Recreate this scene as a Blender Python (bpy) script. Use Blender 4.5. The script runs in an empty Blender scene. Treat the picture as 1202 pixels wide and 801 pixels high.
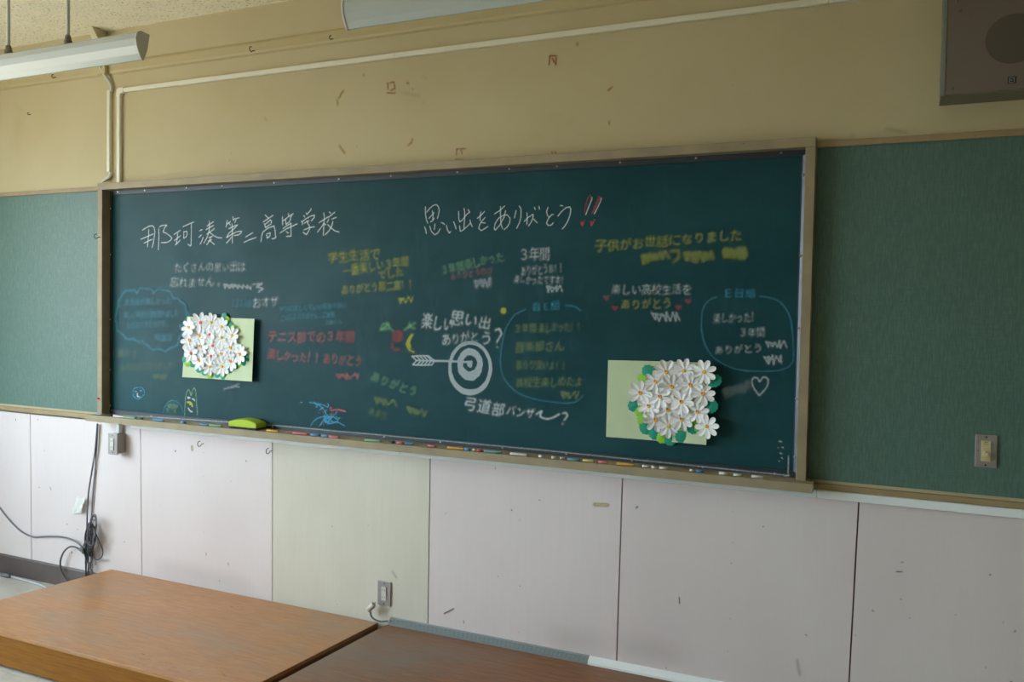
import bpy, math, random
import numpy as np
from mathutils import Vector, Matrix

SC = bpy.context.scene
COL = SC.collection
random.seed(7)
RNG = np.random.default_rng(7)

# ------------------------------------------------------------------ camera
CAM = np.array([4.68547, -3.38713, 1.66152])
RT = np.array([0.90863155, 0.41720863, 0.01804623])
UP = np.array([-0.03095314, 0.02419102, 0.99922805])
FW = np.array([-0.41645001, 0.90848872, -0.03489464])
FPX = 1000.0
cd = bpy.data.cameras.new('camera')
cd.sensor_width = 36.0
cd.sensor_fit = 'HORIZONTAL'
cd.lens = FPX / 1202 * 36.0
cd.clip_start = 0.05
cam = bpy.data.objects.new('camera', cd)
COL.objects.link(cam)
M = Matrix.Identity(4)
for i in range(3):
    M[i][0], M[i][1], M[i][2], M[i][3] = RT[i], UP[i], -FW[i], CAM[i]
cam.matrix_world = M
SC.camera = cam


def ray(px, py):
    return FW + (px - 601) / FPX * RT - (py - 400.5) / FPX * UP


def at(px, py, Y=0.0):
    """point of the plane y = Y that the photograph shows at (px, py)"""
    d = ray(px, py)
    return CAM + (Y - CAM[1]) / d[1] * d


def atz(px, py, Z):
    d = ray(px, py)
    return CAM + (Z - CAM[2]) / d[2] * d


# ------------------------------------------------------------------ world, daylight, exposure
SC.view_settings.view_transform = 'Standard'
SC.view_settings.look = 'None'
SC.view_settings.gamma = 1.0
SC.view_settings.use_curve_mapping = False
SC.view_settings.exposure = 0.0
SKY_STRENGTH = 19.0
w = bpy.data.worlds.new('overcast_sky')
SC.world = w
w.use_nodes = True
nt = w.node_tree
nt.nodes.clear()
wo = nt.nodes.new('ShaderNodeOutputWorld')
bg = nt.nodes.new('ShaderNodeBackground')
tc = nt.nodes.new('ShaderNodeTexCoord')
sx = nt.nodes.new('ShaderNodeSeparateXYZ')
rp = nt.nodes.new('ShaderNodeValToRGB')
rp.color_ramp.elements[0].position = 0.46
rp.color_ramp.elements[0].color = (0.36, 0.34, 0.30, 1)
rp.color_ramp.elements[1].position = 0.54
rp.color_ramp.elements[1].color = (0.75, 0.88, 1.0, 1)
mr = nt.nodes.new('ShaderNodeMapRange')
mr.inputs[1].default_value = -1
mr.inputs[2].default_value = 1
nt.links.new(tc.outputs['Generated'], sx.inputs[0])
nt.links.new(sx.outputs[2], mr.inputs[0])
nt.links.new(mr.outputs[0], rp.inputs[0])
nt.links.new(rp.outputs[0], bg.inputs[0])
bg.inputs[1].default_value = SKY_STRENGTH
nt.links.new(bg.outputs[0], wo.inputs[0])

XL, XR, YB, ZF, ZC = -1.0, 6.0, -8.6, 0.015, 3.168      # room: left, right, back, floor, ceiling
WIN = [(-1.0, -5.2)]          # windows in the left wall (y ranges)
WZ = (0.95, 2.75)
for i, (a, b) in enumerate(WIN):                          # portals: they only guide the sampling of the sky
    ld = bpy.data.lights.new('window_portal', 'AREA')
    ld.shape = 'RECTANGLE'
    ld.size = a - b
    ld.size_y = WZ[1] - WZ[0]
    ld.cycles.is_portal = True
    lo = bpy.data.objects.new('window_portal', ld)
    COL.objects.link(lo)
    lo.location = (XL - 0.16, (a + b) / 2, sum(WZ) / 2)
    lo.rotation_euler = Vector((1, 0, 0)).to_track_quat('-Z', 'Z').to_euler()
SC.cycles.use_denoising = True
SC.cycles.max_bounces = 10
SC.cycles.diffuse_bounces = 6
SC.cycles.transparent_max_bounces = 24
SC.cycles.caustics_reflective = False
SC.cycles.caustics_refractive = False


# ------------------------------------------------------------------ materials
def lin(c):
    out = []
    for v in c[:3]:
        v = v / 255.0
        out.append(v / 12.92 if v <= 0.04045 else ((v + 0.055) / 1.055) ** 2.4)
    return (*out, 1.0)


MATS = {}


def mat(name, rgb, rough=0.6, metal=0.0, spec=0.5, noise=None, bump=None, stretch=None, rgb2=None, nscale=None, detail=6):
    """principled material; rgb2 mixed in by noise of scale nscale; bump=(scale,strength)"""
    if name in MATS:
        return MATS[name]
    m = bpy.data.materials.new(name)
    m.use_nodes = True
    n = m.node_tree
    p = n.nodes['Principled BSDF']
    p.inputs['Base Color'].default_value = lin(rgb)
    p.inputs['Roughness'].default_value = rough
    p.inputs['Metallic'].default_value = metal
    p.inputs['Specular IOR Level'].default_value = spec
    t = n.nodes.new('ShaderNodeTexCoord')
    mp = n.nodes.new('ShaderNodeMapping')
    n.links.new(t.outputs['Object'], mp.inputs[0])
    if stretch:
        mp.inputs['Scale'].default_value = stretch
    if rgb2:
        nz = n.nodes.new('ShaderNodeTexNoise')
        nz.inputs['Scale'].default_value = nscale or 4
        nz.inputs['Detail'].default_value = detail
        n.links.new(mp.outputs[0], nz.inputs['Vector'])
        r = n.nodes.new('ShaderNodeValToRGB')
        r.color_ramp.elements[0].position = 0.35
        r.color_ramp.elements[0].color = lin(rgb)
        r.color_ramp.elements[1].position = 0.68
        r.color_ramp.elements[1].color = lin(rgb2)
        n.links.new(nz.outputs[0], r.inputs[0])
        n.links.new(r.outputs[0], p.inputs['Base Color'])
    if bump:
        bz = n.nodes.new('ShaderNodeTexNoise')
        bz.inputs['Scale'].default_value = bump[0]
        bz.inputs['Detail'].default_value = 3
        n.links.new(mp.outputs[0], bz.inputs['Vector'])
        b = n.nodes.new('ShaderNodeBump')
        b.inputs['Strength'].default_value = bump[1]
        b.inputs['Distance'].default_value = 0.002
        n.links.new(bz.outputs[0], b.inputs['Height'])
        n.links.new(b.outputs[0], p.inputs['Normal'])
    MATS[name] = m
    return m


def nd(n, kind, **kw):
    x = n.nodes.new(kind)
    for k, v in kw.items():
        x.inputs[k].default_value = v
    return x


def mixrgb(n, a, b, fac, mode='MIX'):
    x = n.nodes.new('ShaderNodeMix')
    x.data_type = 'RGBA'
    x.blend_type = mode
    for sock, v in ((x.inputs[0], fac), (x.inputs[6], a), (x.inputs[7], b)):
        if hasattr(v, 'links'):
            n.links.new(v, sock)
        else:
            sock.default_value = v
    return x.outputs[2]


def ramp(n, src, p0, p1, c0=(0, 0, 0, 1), c1=(1, 1, 1, 1)):
    r = n.nodes.new('ShaderNodeValToRGB')
    r.color_ramp.elements[0].position = p0
    r.color_ramp.elements[1].position = p1
    r.color_ramp.elements[0].color = c0
    r.color_ramp.elements[1].color = c1
    n.links.new(src, r.inputs[0])
    return r.outputs[0]


def base(name, rough, spec=0.5):
    m = bpy.data.materials.new(name)
    m.use_nodes = True
    n = m.node_tree
    p = n.nodes['Principled BSDF']
    p.inputs['Roughness'].default_value = rough
    p.inputs['Specular IOR Level'].default_value = spec
    t = n.nodes.new('ShaderNodeTexCoord').outputs['Object']
    MATS[name] = m
    return m, n, p, t


def noise(n, t, scale, detail=4, stretch=None, rough=0.55, seed=0.0):
    mp = n.nodes.new('ShaderNodeMapping')
    n.links.new(t, mp.inputs[0])
    mp.inputs['Location'].default_value = (seed, seed * 1.7, seed * 0.6)
    if stretch:
        mp.inputs['Scale'].default_value = stretch
    nz = nd(n, 'ShaderNodeTexNoise', Scale=scale, Detail=detail, Roughness=rough)
    n.links.new(mp.outputs[0], nz.inputs['Vector'])
    return nz.outputs[0]


def add_bump(n, p, h, strength, dist=0.002):
    b = nd(n, 'ShaderNodeBump', Strength=strength, Distance=dist)
    n.links.new(h, b.inputs['Height'])
    n.links.new(b.outputs[0], p.inputs['Normal'])


def wall_paint():
    m, n, p, t = base('cream_plaster', 0.75, 0.25)
    c = mixrgb(n, lin((196, 184, 150)), lin((189, 175, 138)), ramp(n, noise(n, t, 1.6, 5), 0.35, 0.7))
    c = mixrgb(n, c, lin((172, 154, 106)), ramp(n, noise(n, t, 3.0, 8, seed=4), 0.60, 0.86, (0, 0, 0, 1), (.5, .5, .5, 1)))
    c = mixrgb(n, c, lin((140, 122, 88)), ramp(n, noise(n, t, 22, 3, seed=9), 0.74, 0.80, (0, 0, 0, 1), (.35, .35, .35, 1)))
    n.links.new(c, p.inputs['Base Color'])
    add_bump(n, p, noise(n, t, 60, 4), 0.08)
    return m


def dado(name, a, b):
    m, n, p, t = base(name, 0.5, 0.3)
    c = mixrgb(n, lin(a), lin(b), ramp(n, noise(n, t, 2.2, 6, (1, 1, .5)), 0.35, 0.7))
    c = mixrgb(n, c, lin((120, 108, 100)), ramp(n, noise(n, t, 9, 8, (1, 1, .6), .7, 3), 0.66, 0.86, (0, 0, 0, 1), (.35, .35, .35, 1)))
    c = mixrgb(n, c, lin((60, 50, 45)), ramp(n, noise(n, t, 26, 2, None, .5, 8), 0.775, 0.79, (0, 0, 0, 1), (.8, .8, .8, 1)))
    c = mixrgb(n, c, lin(b), ramp(n, noise(n, t, 60, 3, (1, 1, .04)), 0.4, 0.7, (0, 0, 0, 1), (.25, .25, .25, 1)))
    n.links.new(c, p.inputs['Base Color'])
    return m


def board_paint():
    m, n, p, t = base('green_slate', 0.48, 0.11)
    c = mixrgb(n, lin((28, 65, 71)), lin((37, 77, 84)), ramp(n, noise(n, t, 2.0, 6, (.8, 1, 1.3), .6), 0.35, 0.75))
    c = mixrgb(n, c, lin((56, 96, 104)), ramp(n, noise(n, t, 5, 7, (1.6, 1, .5), .65, 5), 0.55, 0.9, (0, 0, 0, 1), (.4, .4, .4, 1)))
    n.links.new(c, p.inputs['Base Color'])
    n.links.new(ramp(n, noise(n, t, 3, 5, seed=2), 0.3, 0.8, (.40, .40, .40, 1), (.54, .54, .54, 1)), p.inputs['Roughness'])
    return m


def cloth():
    m, n, p, t = base('green_burlap', 0.5, 0.42)
    a = noise(n, t, 260, 2, (1, 1, .12))
    b = noise(n, t, 260, 2, (.12, 1, 1), seed=3)
    c = mixrgb(n, lin((80, 108, 98)), lin((92, 122, 112)), ramp(n, a, .4, .65))
    c = mixrgb(n, c, lin((76, 103, 94)), ramp(n, b, .45, .75, (0, 0, 0, 1), (.6, .6, .6, 1)))
    c = mixrgb(n, c, lin((76, 100, 92)), ramp(n, noise(n, t, 2.5, 6, seed=6), .55, .85, (0, 0, 0, 1), (.5, .5, .5, 1)))
    n.links.new(c, p.inputs['Base Color'])
    add_bump(n, p, a, 0.15, 0.001)
    return m


def acoustic():
    m, n, p, t = base('acoustic_board', 0.9, 0.1)
    a = noise(n, t, 120, 3, (.75, .5, 1), .62)
    c = mixrgb(n, lin((250, 244, 222)), lin((243, 236, 212)), ramp(n, noise(n, t, 6, 3), .3, .7))
    c = mixrgb(n, c, lin((164, 150, 116)), ramp(n, a, .58, .68))
    n.links.new(c, p.inputs['Base Color'])
    add_bump(n, p, ramp(n, a, .6, .68, (1, 1, 1, 1), (0, 0, 0, 1)), 0.5, 0.004)
    return m


def wood(name, a, b, worn, rough, wfac=.55, stretch=(1.2, 14, 14), worn_p=(.46, .72)):
    m, n, p, t = base(name, rough, 0.18 if 'front' in name else 0.45)
    g = noise(n, t, 6, 8, stretch, .65)
    c = mixrgb(n, lin(a), lin(b), ramp(n, g, .32, .7))
    c = mixrgb(n, c, lin(tuple(v * .62 for v in a)), ramp(n, noise(n, t, 26, 6, stretch, .6, 5), .58, .8, (0, 0, 0, 1), (.55, .55, .55, 1)))
    wn = noise(n, t, 1.5, 8, (1.0, 2.4, 2.4), .62, 11)
    c = mixrgb(n, c, lin(worn), ramp(n, wn, worn_p[0], worn_p[1], (0, 0, 0, 1), (wfac, wfac, wfac, 1)))
    n.links.new(c, p.inputs['Base Color'])
    n.links.new(ramp(n, wn, .3, .8, (rough - .1,) * 3 + (1,), (rough + .15,) * 3 + (1,)), p.inputs['Roughness'])
    add_bump(n, p, g, 0.06)
    return m


def speckled_paint(name, rgb):
    m, n, p, t = base(name, .55, .35)
    c = mixrgb(n, lin(rgb), lin(tuple(v * .9 for v in rgb)), ramp(n, noise(n, t, 9, 5), .35, .7))
    c = mixrgb(n, c, lin((70, 58, 44)), ramp(n, noise(n, t, 90, 2, seed=4), .73, .76, (0, 0, 0, 1), (.7, .7, .7, 1)))
    n.links.new(c, p.inputs['Base Color'])
    return m


wall_paint(); board_paint(); cloth(); acoustic()
dado('pink_grey_board', (224, 214, 214), (216, 205, 205))
dado('pale_green_board', (216, 212, 199), (204, 199, 184))
wood('platform_top', (160, 104, 56), (186, 136, 84), (152, 138, 124), .36, .78)
wood('platform_top_worn', (112, 70, 38), (150, 100, 60), (124, 112, 102), .42, .9, (1.2, 9, 9), (.42, .62))
wood('platform_front', (126, 78, 20), (154, 102, 36), (118, 70, 18), .5, .3, (1.0, 14, 18))
speckled_paint('beige_frame_paint', (160, 145, 117))
speckled_paint('beige_trim_paint', (164, 142, 108))


def floor_mat(name, rgb):
    m, n, p, t = base(name, .35, .5)
    c = mixrgb(n, lin(rgb), lin(tuple(v * .86 for v in rgb)), ramp(n, noise(n, t, 5, 8), .35, .7))
    c = mixrgb(n, c, lin((110, 108, 102)), ramp(n, noise(n, t, 30, 5, seed=4), .62, .8, (0, 0, 0, 1), (.5, .5, .5, 1)))
    n.links.new(c, p.inputs['Base Color'])
    return m


floor_mat('floor_tile', (194, 190, 180))


def chalk_mat(name, rgb, a=1.0):
    """chalk dust: opacity comes from the 'dust' attribute, broken up by grain"""
    m = bpy.data.materials.new(name)
    m.use_nodes = True
    n = m.node_tree
    n.nodes.clear()
    o = n.nodes.new('ShaderNodeOutputMaterial')
    mx = n.nodes.new('ShaderNodeMixShader')
    tr = n.nodes.new('ShaderNodeBsdfTransparent')
    df = n.nodes.new('ShaderNodeBsdfDiffuse')
    df.inputs[0].default_value = lin(rgb)
    at_ = n.nodes.new('ShaderNodeAttribute')
    at_.attribute_name = 'dust'
    t = n.nodes.new('ShaderNodeTexCoord').outputs['Object']
    g = ramp(n, noise(n, t, 420, 2), .25, .65, (.62, .62, .62, 1), (1, 1, 1, 1))
    ml = n.nodes.new('ShaderNodeMath')
    ml.operation = 'MULTIPLY'
    n.links.new(at_.outputs['Fac'], ml.inputs[0])
    n.links.new(g, ml.inputs[1])
    m2 = n.nodes.new('ShaderNodeMath')
    m2.operation = 'MULTIPLY'
    m2.inputs[1].default_value = a
    n.links.new(ml.outputs[0], m2.inputs[0])
    n.links.new(m2.outputs[0], mx.inputs[0])
    n.links.new(tr.outputs[0], mx.inputs[1])
    n.links.new(df.outputs[0], mx.inputs[2])
    n.links.new(mx.outputs[0], o.inputs[0])
    MATS[name] = m
    return m


CH = {'white': (206, 220, 224), 'grey': (176, 190, 196), 'yellow': (178, 186, 92), 'pink': (198, 116, 124), 'red': (190, 92, 102),
      'cyan': (84, 166, 192), 'blue': (92, 168, 206), 'green': (124, 178, 138), 'olive': (140, 164, 108), 'mint': (150, 190, 150), 'teal': (60, 140, 165)}
for k, v in CH.items():
    chalk_mat('chalk_' + k, v)
for k, v in (('brown', (172, 78, 40)), ('ochre', (208, 160, 70)), ('soot', (84, 74, 60)), ('darkstain', (40, 36, 34)), ('paletape', (206, 190, 150))):
    chalk_mat('stain_' + k, v)


# ------------------------------------------------------------------ mesh helpers
class MB:
    def __init__(self):
        self.v, self.f = [], []

    def add(self, vs, fs):
        o = len(self.v)
        self.v += [tuple(map(float, p)) for p in vs]
        self.f += [tuple(i + o for i in q) for q in fs]
        return self

    def box(self, x0, x1, y0, y1, z0, z1):
        return self.hexa([(x0, y0, z0), (x1, y0, z0), (x1, y1, z0), (x0, y1, z0)], [(x0, y0, z1), (x1, y0, z1), (x1, y1, z1), (x0, y1, z1)])

    def hexa(self, lo, hi):
        return self.add(list(lo) + list(hi), [(3, 2, 1, 0), (4, 5, 6, 7), (0, 1, 5, 4), (1, 2, 6, 5), (2, 3, 7, 6), (3, 0, 4, 7)])

    def prism(self, prof, axis, a, b):
        """profile polygon extruded along axis from a to b; profile is in the two other axes, in order"""
        def P(u, v, t):
            return {'x': (t, u, v), 'y': (u, t, v), 'z': (u, v, t)}[axis]
        n = len(prof)
        vs = [P(u, v, a) for u, v in prof] + [P(u, v, b) for u, v in prof]
        fs = [tuple(range(n - 1, -1, -1)), tuple(range(n, 2 * n))]
        fs += [(i, (i + 1) % n, n + (i + 1) % n, n + i) for i in range(n)]
        return self.add(vs, fs)

    def tube(self, pts, r, n=8, cap=True):
        pts = [Vector(p) for p in pts]
        rr = r if isinstance(r, (list, tuple)) else [r] * len(pts)
        vs, fs = [], []
        up = None
        for i, p in enumerate(pts):
            t = (pts[min(i + 1, len(pts) - 1)] - pts[max(i - 1, 0)]).normalized()
            if up is None:
                up = Vector((0, 0, 1)) if abs(t.z) < .9 else Vector((1, 0, 0))
            a = (up - t * up.dot(t))
            if a.length < 1e-6:
                a = t.orthogonal()
            a.normalize()
            up = a
            b = t.cross(a)
            for k in range(n):
                g = 2 * math.pi * k / n
                vs.append(p + (a * math.cos(g) + b * math.sin(g)) * rr[i])
        for i in range(len(pts) - 1):
            for k in range(n):
                fs.append((i * n + k, i * n + (k + 1) % n, (i + 1) * n + (k + 1) % n, (i + 1) * n + k))
        if cap:
            fs.append(tuple(range(n - 1, -1, -1)))
            fs.append(tuple(range((len(pts) - 1) * n, len(pts) * n)))
        return self.add(vs, fs)

    def disc(self, c, r, axis_dir, h, n=16):
        c = Vector(c)
        d = Vector(axis_dir).normalized()
        return self.tube([c, c + d * h], r, n)

    def build(self, name, material, parent=None, smooth=False, bevel=0.0):
        me = bpy.data.meshes.new(name)
        off = np.array(parent_world(parent))
        vv = [tuple(np.array(p) - off) for p in self.v]
        me.from_pydata(vv, [], self.f)
        me.update()
        import bmesh
        bm = bmesh.new()
        bm.from_mesh(me)
        bmesh.ops.recalc_face_normals(bm, faces=bm.faces)
        bm.to_mesh(me)
        bm.free()
        if smooth:
            for q in me.polygons:
                q.use_smooth = True
        return link(name, me, material, parent, bevel)


def parent_world(o):
    x = Vector((0, 0, 0))
    while o is not None:
        x += o.location
        o = o.parent
    return x


def link(name, me, material, parent=None, bevel=0.0):
    o = bpy.data.objects.new(name, me)
    COL.objects.link(o)
    if material is not None:
        me.materials.append(MATS[material] if isinstance(material, str) else material)
    if parent is not None:
        o.parent = parent
    if bevel:
        b = o.modifiers.new('bevel', 'BEVEL')
        b.width = bevel
        b.segments = 2
        b.limit_method = 'ANGLE'
    return o


def thing(name, label, cat, loc, group=None):
    o = bpy.data.objects.new(name, None)
    o.empty_display_size = 0.05
    COL.objects.link(o)
    o.location = loc
    return tag(o, label, cat, group)


def tag(o, label, cat, group=None):
    o['label'] = label
    o['category'] = cat
    if group:
        o['group'] = group
    return o


def struct(o):
    o['kind'] = 'structure'
    return o


def smooth_path(pts, per=6, closed=False):
    """Catmull-Rom through the points"""
    p = [np.array(q, float) for q in pts]
    if len(p) < 3:
        return p
    out = []
    n = len(p)
    rng = range(n if closed else n - 1)
    for i in rng:
        if closed:
            a, b, c, d = p[i - 1], p[i], p[(i + 1) % n], p[(i + 2) % n]
        else:
            a, b, c, d = p[max(i - 1, 0)], p[i], p[i + 1], p[min(i + 2, n - 1)]
        for k in range(per):
            t = k / per
            out.append(.5 * ((2 * b) + (-a + c) * t + (2 * a - 5 * b + 4 * c - d) * t * t + (-a + 3 * b - 3 * c + d) * t ** 3))
    out.append(p[0] if closed else p[-1])
    return out


mat('dark_joint', (108, 78, 64), .9)
mat('aluminium', (120, 128, 136), .32, .9)
mat('bright_screw', (205, 208, 210), .3, .9)
mat('white_mould', (236, 242, 244), .45)
mat('cream_mould', (226, 222, 204), .5)
mat('grey_strip', (138, 146, 150), .5)
mat('grey_cable', (112, 114, 122), .5)
mat('dark_cable', (66, 66, 70), .45)
mat('light_cable', (186, 190, 196), .5)
mat('baseboard_vinyl', (84, 74, 74), .45, rgb2=(104, 94, 92), nscale=5)
mat('lamp_white', (186, 193, 190), .25, spec=.6)
mat('lamp_end', (196, 194, 184), .4)
mat('rod_grey', (206, 204, 194), .5)
mat('zinc', (118, 112, 98), .4, .6)
mat('tube_glass', (236, 236, 232), .3)
mat('steel_plate', (160, 154, 152), .4, .45)
mat('box_grey', (150, 148, 142), .5)
mat('socket_white', (204, 202, 194), .4)
mat('ivory', (196, 184, 140), .45)
mat('slot_dark', (30, 28, 28), .6)
mat('hook_dark', (48, 42, 38), .45, .6)
mat('speaker_case', (112, 110, 92), .55)
mat('speaker_edge', (120, 126, 122), .5)
mat('speaker_face', (116, 104, 96), .75, bump=(420, .2))
mat('speaker_cloth', (92, 84, 76), .9)
mat('logo_black', (22, 24, 40), .5)
mat('logo_line', (128, 130, 140), .5)
mat('pin_red', (190, 40, 44), .4)
mat('eraser_green', (160, 186, 28), .7, rgb2=(176, 200, 44), nscale=9, bump=(60, .15))
mat('eraser_felt', (40, 40, 58), .9)
mat('paper_green', (198, 212, 174), .7, rgb2=(190, 204, 164), nscale=8)
mat('petal_white', (240, 240, 242), .6)
mat('flower_yellow', (240, 186, 40), .6)
mat('flower_red', (226, 70, 58), .6)
mat('leaf_teal', (10, 150, 124), .6)
mat('leaf_lime', (140, 200, 50), .6)
mat('tape_clear', (232, 232, 228), .25)
mat('outside_frame', (150, 152, 150), .4, .7)
mat('back_wall', (150, 140, 112), .8)
mat('trunk_cream', (196, 186, 150), .5)
mat('cream_rail', (188, 173, 132), .6)
mat('knob_cream', (206, 196, 156), .35)


def glass_mat():
    m = bpy.data.materials.new('window_glass')
    m.use_nodes = True
    n = m.node_tree
    n.nodes.clear()
    o = n.nodes.new('ShaderNodeOutputMaterial')
    mx = n.nodes.new('ShaderNodeMixShader')
    tr = n.nodes.new('ShaderNodeBsdfTransparent')
    gl = n.nodes.new('ShaderNodeBsdfGlossy')
    gl.inputs['Roughness'].default_value = .02
    tr.inputs[0].default_value = (.95, .97, .96, 1)
    mx.inputs[0].default_value = .06
    n.links.new(tr.outputs[0], mx.inputs[1])
    n.links.new(gl.outputs[0], mx.inputs[2])
    n.links.new(mx.outputs[0], o.inputs[0])
    MATS['window_glass'] = m


glass_mat()

# ------------------------------------------------------------------ glyph triangles (built-in font), made while the scene is still small
LINES = []     # filled below, in photograph coordinates; see writing section
GLYPH = {}


WIDE = {ord(a): b for a, b in zip('0123456789!?E', '０１２３４５６７８９！？Ｅ')}


def load_glyphs(chars):
    obs = []
    for c in chars:
        cu = bpy.data.curves.new('glyph', 'FONT')
        cu.body = c
        cu.resolution_u = 3
        cu.offset = 0
        o = bpy.data.objects.new('glyph', cu)
        COL.objects.link(o)
        obs.append((c, o, cu))
    dg = bpy.context.evaluated_depsgraph_get()
    for c, o, cu in obs:
        ev = o.evaluated_get(dg)
        me = ev.to_mesh()
        me.calc_loop_triangles()
        v = np.empty(len(me.vertices) * 3)
        me.vertices.foreach_get('co', v)
        v = v.reshape(-1, 3)[:, :2]
        t = np.empty(len(me.loop_triangles) * 3, dtype=np.int32)
        me.loop_triangles.foreach_get('vertices', t)
        GLYPH[c] = v[t.reshape(-1, 3)] if len(t) else None
        ev.to_mesh_clear()
    for c, o, cu in obs:
        bpy.data.objects.remove(o)
        bpy.data.curves.remove(cu)


# ------------------------------------------------------------------ room
m = MB().box(XL, XR, 0.008, 0.15, ZF, ZC)
wf = struct(m.build('wall_front', 'dark_joint'))
MB().box(XL, XR, 0.0, 0.0085, 1.0, ZC).build('plaster', 'cream_plaster', wf)
# dado boards with open joints: top/bottom x of each joint
jt = [-0.908, -0.001, 0.898, 1.814, 2.730, 3.648, 4.557, 5.46]
jb = [-0.899, 0.009, 0.912, 1.822, 2.731, 3.640, 4.541, 5.45]
ed = [(XL + .001, XL + .001)] + list(zip(jt, jb)) + [(XR - .001, XR - .001)]
G = 0.0028
for k in range(len(ed) - 1):
    (a, a2), (b, b2) = ed[k], ed[k + 1]
    z0, z1 = 0.10, 1.006
    # joints measured at z .976 (top) and .18 (bottom): extend to the board's ends
    def ex(t, bt, z):
        return bt + (t - bt) * (z - .18) / (.976 - .18)
    lo = [(ex(a, a2, z0) + G, 0, z0), (ex(b, b2, z0) - G, 0, z0), (ex(b, b2, z0) - G, .0085, z0), (ex(a, a2, z0) + G, .0085, z0)]
    hi = [(ex(a, a2, z1) + G, 0, z1), (ex(b, b2, z1) - G, 0, z1), (ex(b, b2, z1) - G, .0085, z1), (ex(a, a2, z1) + G, .0085, z1)]
    p = MB().hexa(lo, hi).build('panel', 'pale_green_board' if k == 4 else 'pink_grey_board', wf)
    if k == 4:
        p['label'] = 'pale greenish dado board under the middle of the chalkboard'

struct(MB().box(XL - .15, XR + .15, YB, .15, ZC, ZC + .1).build('ceiling', 'acoustic_board'))
fl = struct(MB().box(XL - .15, XR + .15, YB, .15, ZF - .12, ZF - .004).build('floor', 'floor_tile'))
tile_me = None
for i in range(8):
    for j in range(9):
        x0, y0 = XL + .01 + i * .303, -.012 - (j + 1) * .303
        if tile_me is None:
            t = MB().box(.0008, .3022, .0008, .3022, -.005, 0).build('tile', 'floor_tile', fl)
            tile_me = t.data
        else:
            t = link('tile', tile_me, None, fl)
        t.location = (x0, y0, ZF - .0)
struct(MB().box(XR, XR + .15, YB, .15, ZF - .12, ZC).build('wall_right', 'back_wall'))
struct(MB().box(XL - .15, XR + .15, YB - .15, YB, ZF - .12, ZC).build('wall_back', 'back_wall'))
# left wall: pieces around the windows
m = MB()
m.box(XL - .15, XL, YB, .15, ZF - .12, WZ[0]).box(XL - .15, XL, YB, .15, WZ[1], ZC)
ys = [0.15] + [v for ab in WIN for v in ab] + [YB]
for k in range(0, len(ys), 2):
    m.box(XL - .15, XL, ys[k + 1], ys[k], WZ[0], WZ[1])
struct(m.build('wall_left', 'back_wall'))
for i, (a, b) in enumerate(WIN):
    m = MB()
    s = .035
    for (y0, y1, z0, z1) in ((b, b + s, *WZ), (a - s, a, *WZ), (b, a, WZ[0], WZ[0] + s), (b, a, WZ[1] - s, WZ[1]), ((a + b) / 2 - .03, (a + b) / 2 + .03, *WZ)):
        m.box(XL - .11, XL - .05, y0, y1, z0, z1)
    wn = struct(m.build('window_%d' % (i + 1), 'outside_frame'))
    for y0, y1 in ((b + s, (a + b) / 2 - .03), ((a + b) / 2 + .03, a - s)):
        MB().box(XL - .083, XL - .078, y0, y1, WZ[0] + s, WZ[1] - s).build('pane', 'window_glass', wn)
# brown vinyl baseboard
struct(MB().prism([(0, ZF), (-.013, ZF), (-.011, .122), (-.006, .131), (0, .131)], 'x', XL, XR).build('baseboard_front', 'baseboard_vinyl'))
# hook rail below the ceiling
struct(MB().prism([(0.001, 2.925), (-.012, 2.932), (-.016, 2.942), (-.016, 2.978), (-.010, 2.99), (0.001, 2.996)], 'x', XL, XR).build('trim_1', 'cream_rail'))

# ------------------------------------------------------------------ pinboards beside the chalkboard
for nm, x0, x1, lab in (('pin_board', XL + .002, .6315, 'green burlap pin board on the brighter window side of the chalkboard'),
                        ('pin_board', 4.3745, XR - .002, 'dim green burlap pin board with the metal switch plate on it')):
    o = thing(nm, lab, 'board', ((x0 + x1) / 2, 0, 1.02), 'pin boards flanking the chalkboard')
    MB().box(x0, x1, -.006, .0, 1.0485, 2.291).build('cloth_panel', 'green_burlap', o)
    MB().box(x0, x1, -.016, .0, 2.291, 2.314).build('top_rail', 'beige_trim_paint', o, bevel=.002)
    bx0, bx1 = (x0, .5975) if x1 < 2 else (4.4025, x1)
    MB().box(bx0, bx1, -.016, .0, 1.0138, 1.036).build('bottom_rail', 'beige_trim_paint', o, bevel=.002)

# ------------------------------------------------------------------ chalkboard
BX0, BX1, BZ0, BZ1 = .668, 4.338, 1.046, 2.288
YS = -.003                                    # face of the slate
cb = thing('chalkboard', 'long dark green chalkboard covered in coloured chalk messages, in a beige frame', 'chalkboard', (2.5, 0, 1.0))
MB().box(BX0 - .01, BX1 + .01, YS, 0, BZ0 - .005, BZ1 + .01).build('slate', 'green_slate', cb)
FY = -.058
MB().box(.632, 4.374, FY, -.0002, BZ1 + .0, 2.324).build('top_rail', 'beige_frame_paint', cb, bevel=.002)
MB().box(.632, BX0, FY, -.0002, 1.048, BZ1).build('side_rail', 'beige_frame_paint', cb, bevel=.002)
MB().box(BX1, 4.374, FY, -.0002, 1.048, BZ1).build('side_rail', 'beige_frame_paint', cb, bevel=.002)
# tray: board with a shallow chalk groove
m = MB().prism([(0, 1.014), (-.105, 1.014), (-.105, 1.046), (-.102, 1.048), (-.094, 1.048), (-.091, 1.0455), (-.064, 1.0455), (-.060, 1.048), (0, 1.048)], 'x', .598, 4.402)
m.build('chalk_tray', 'beige_frame_paint', cb)
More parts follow.
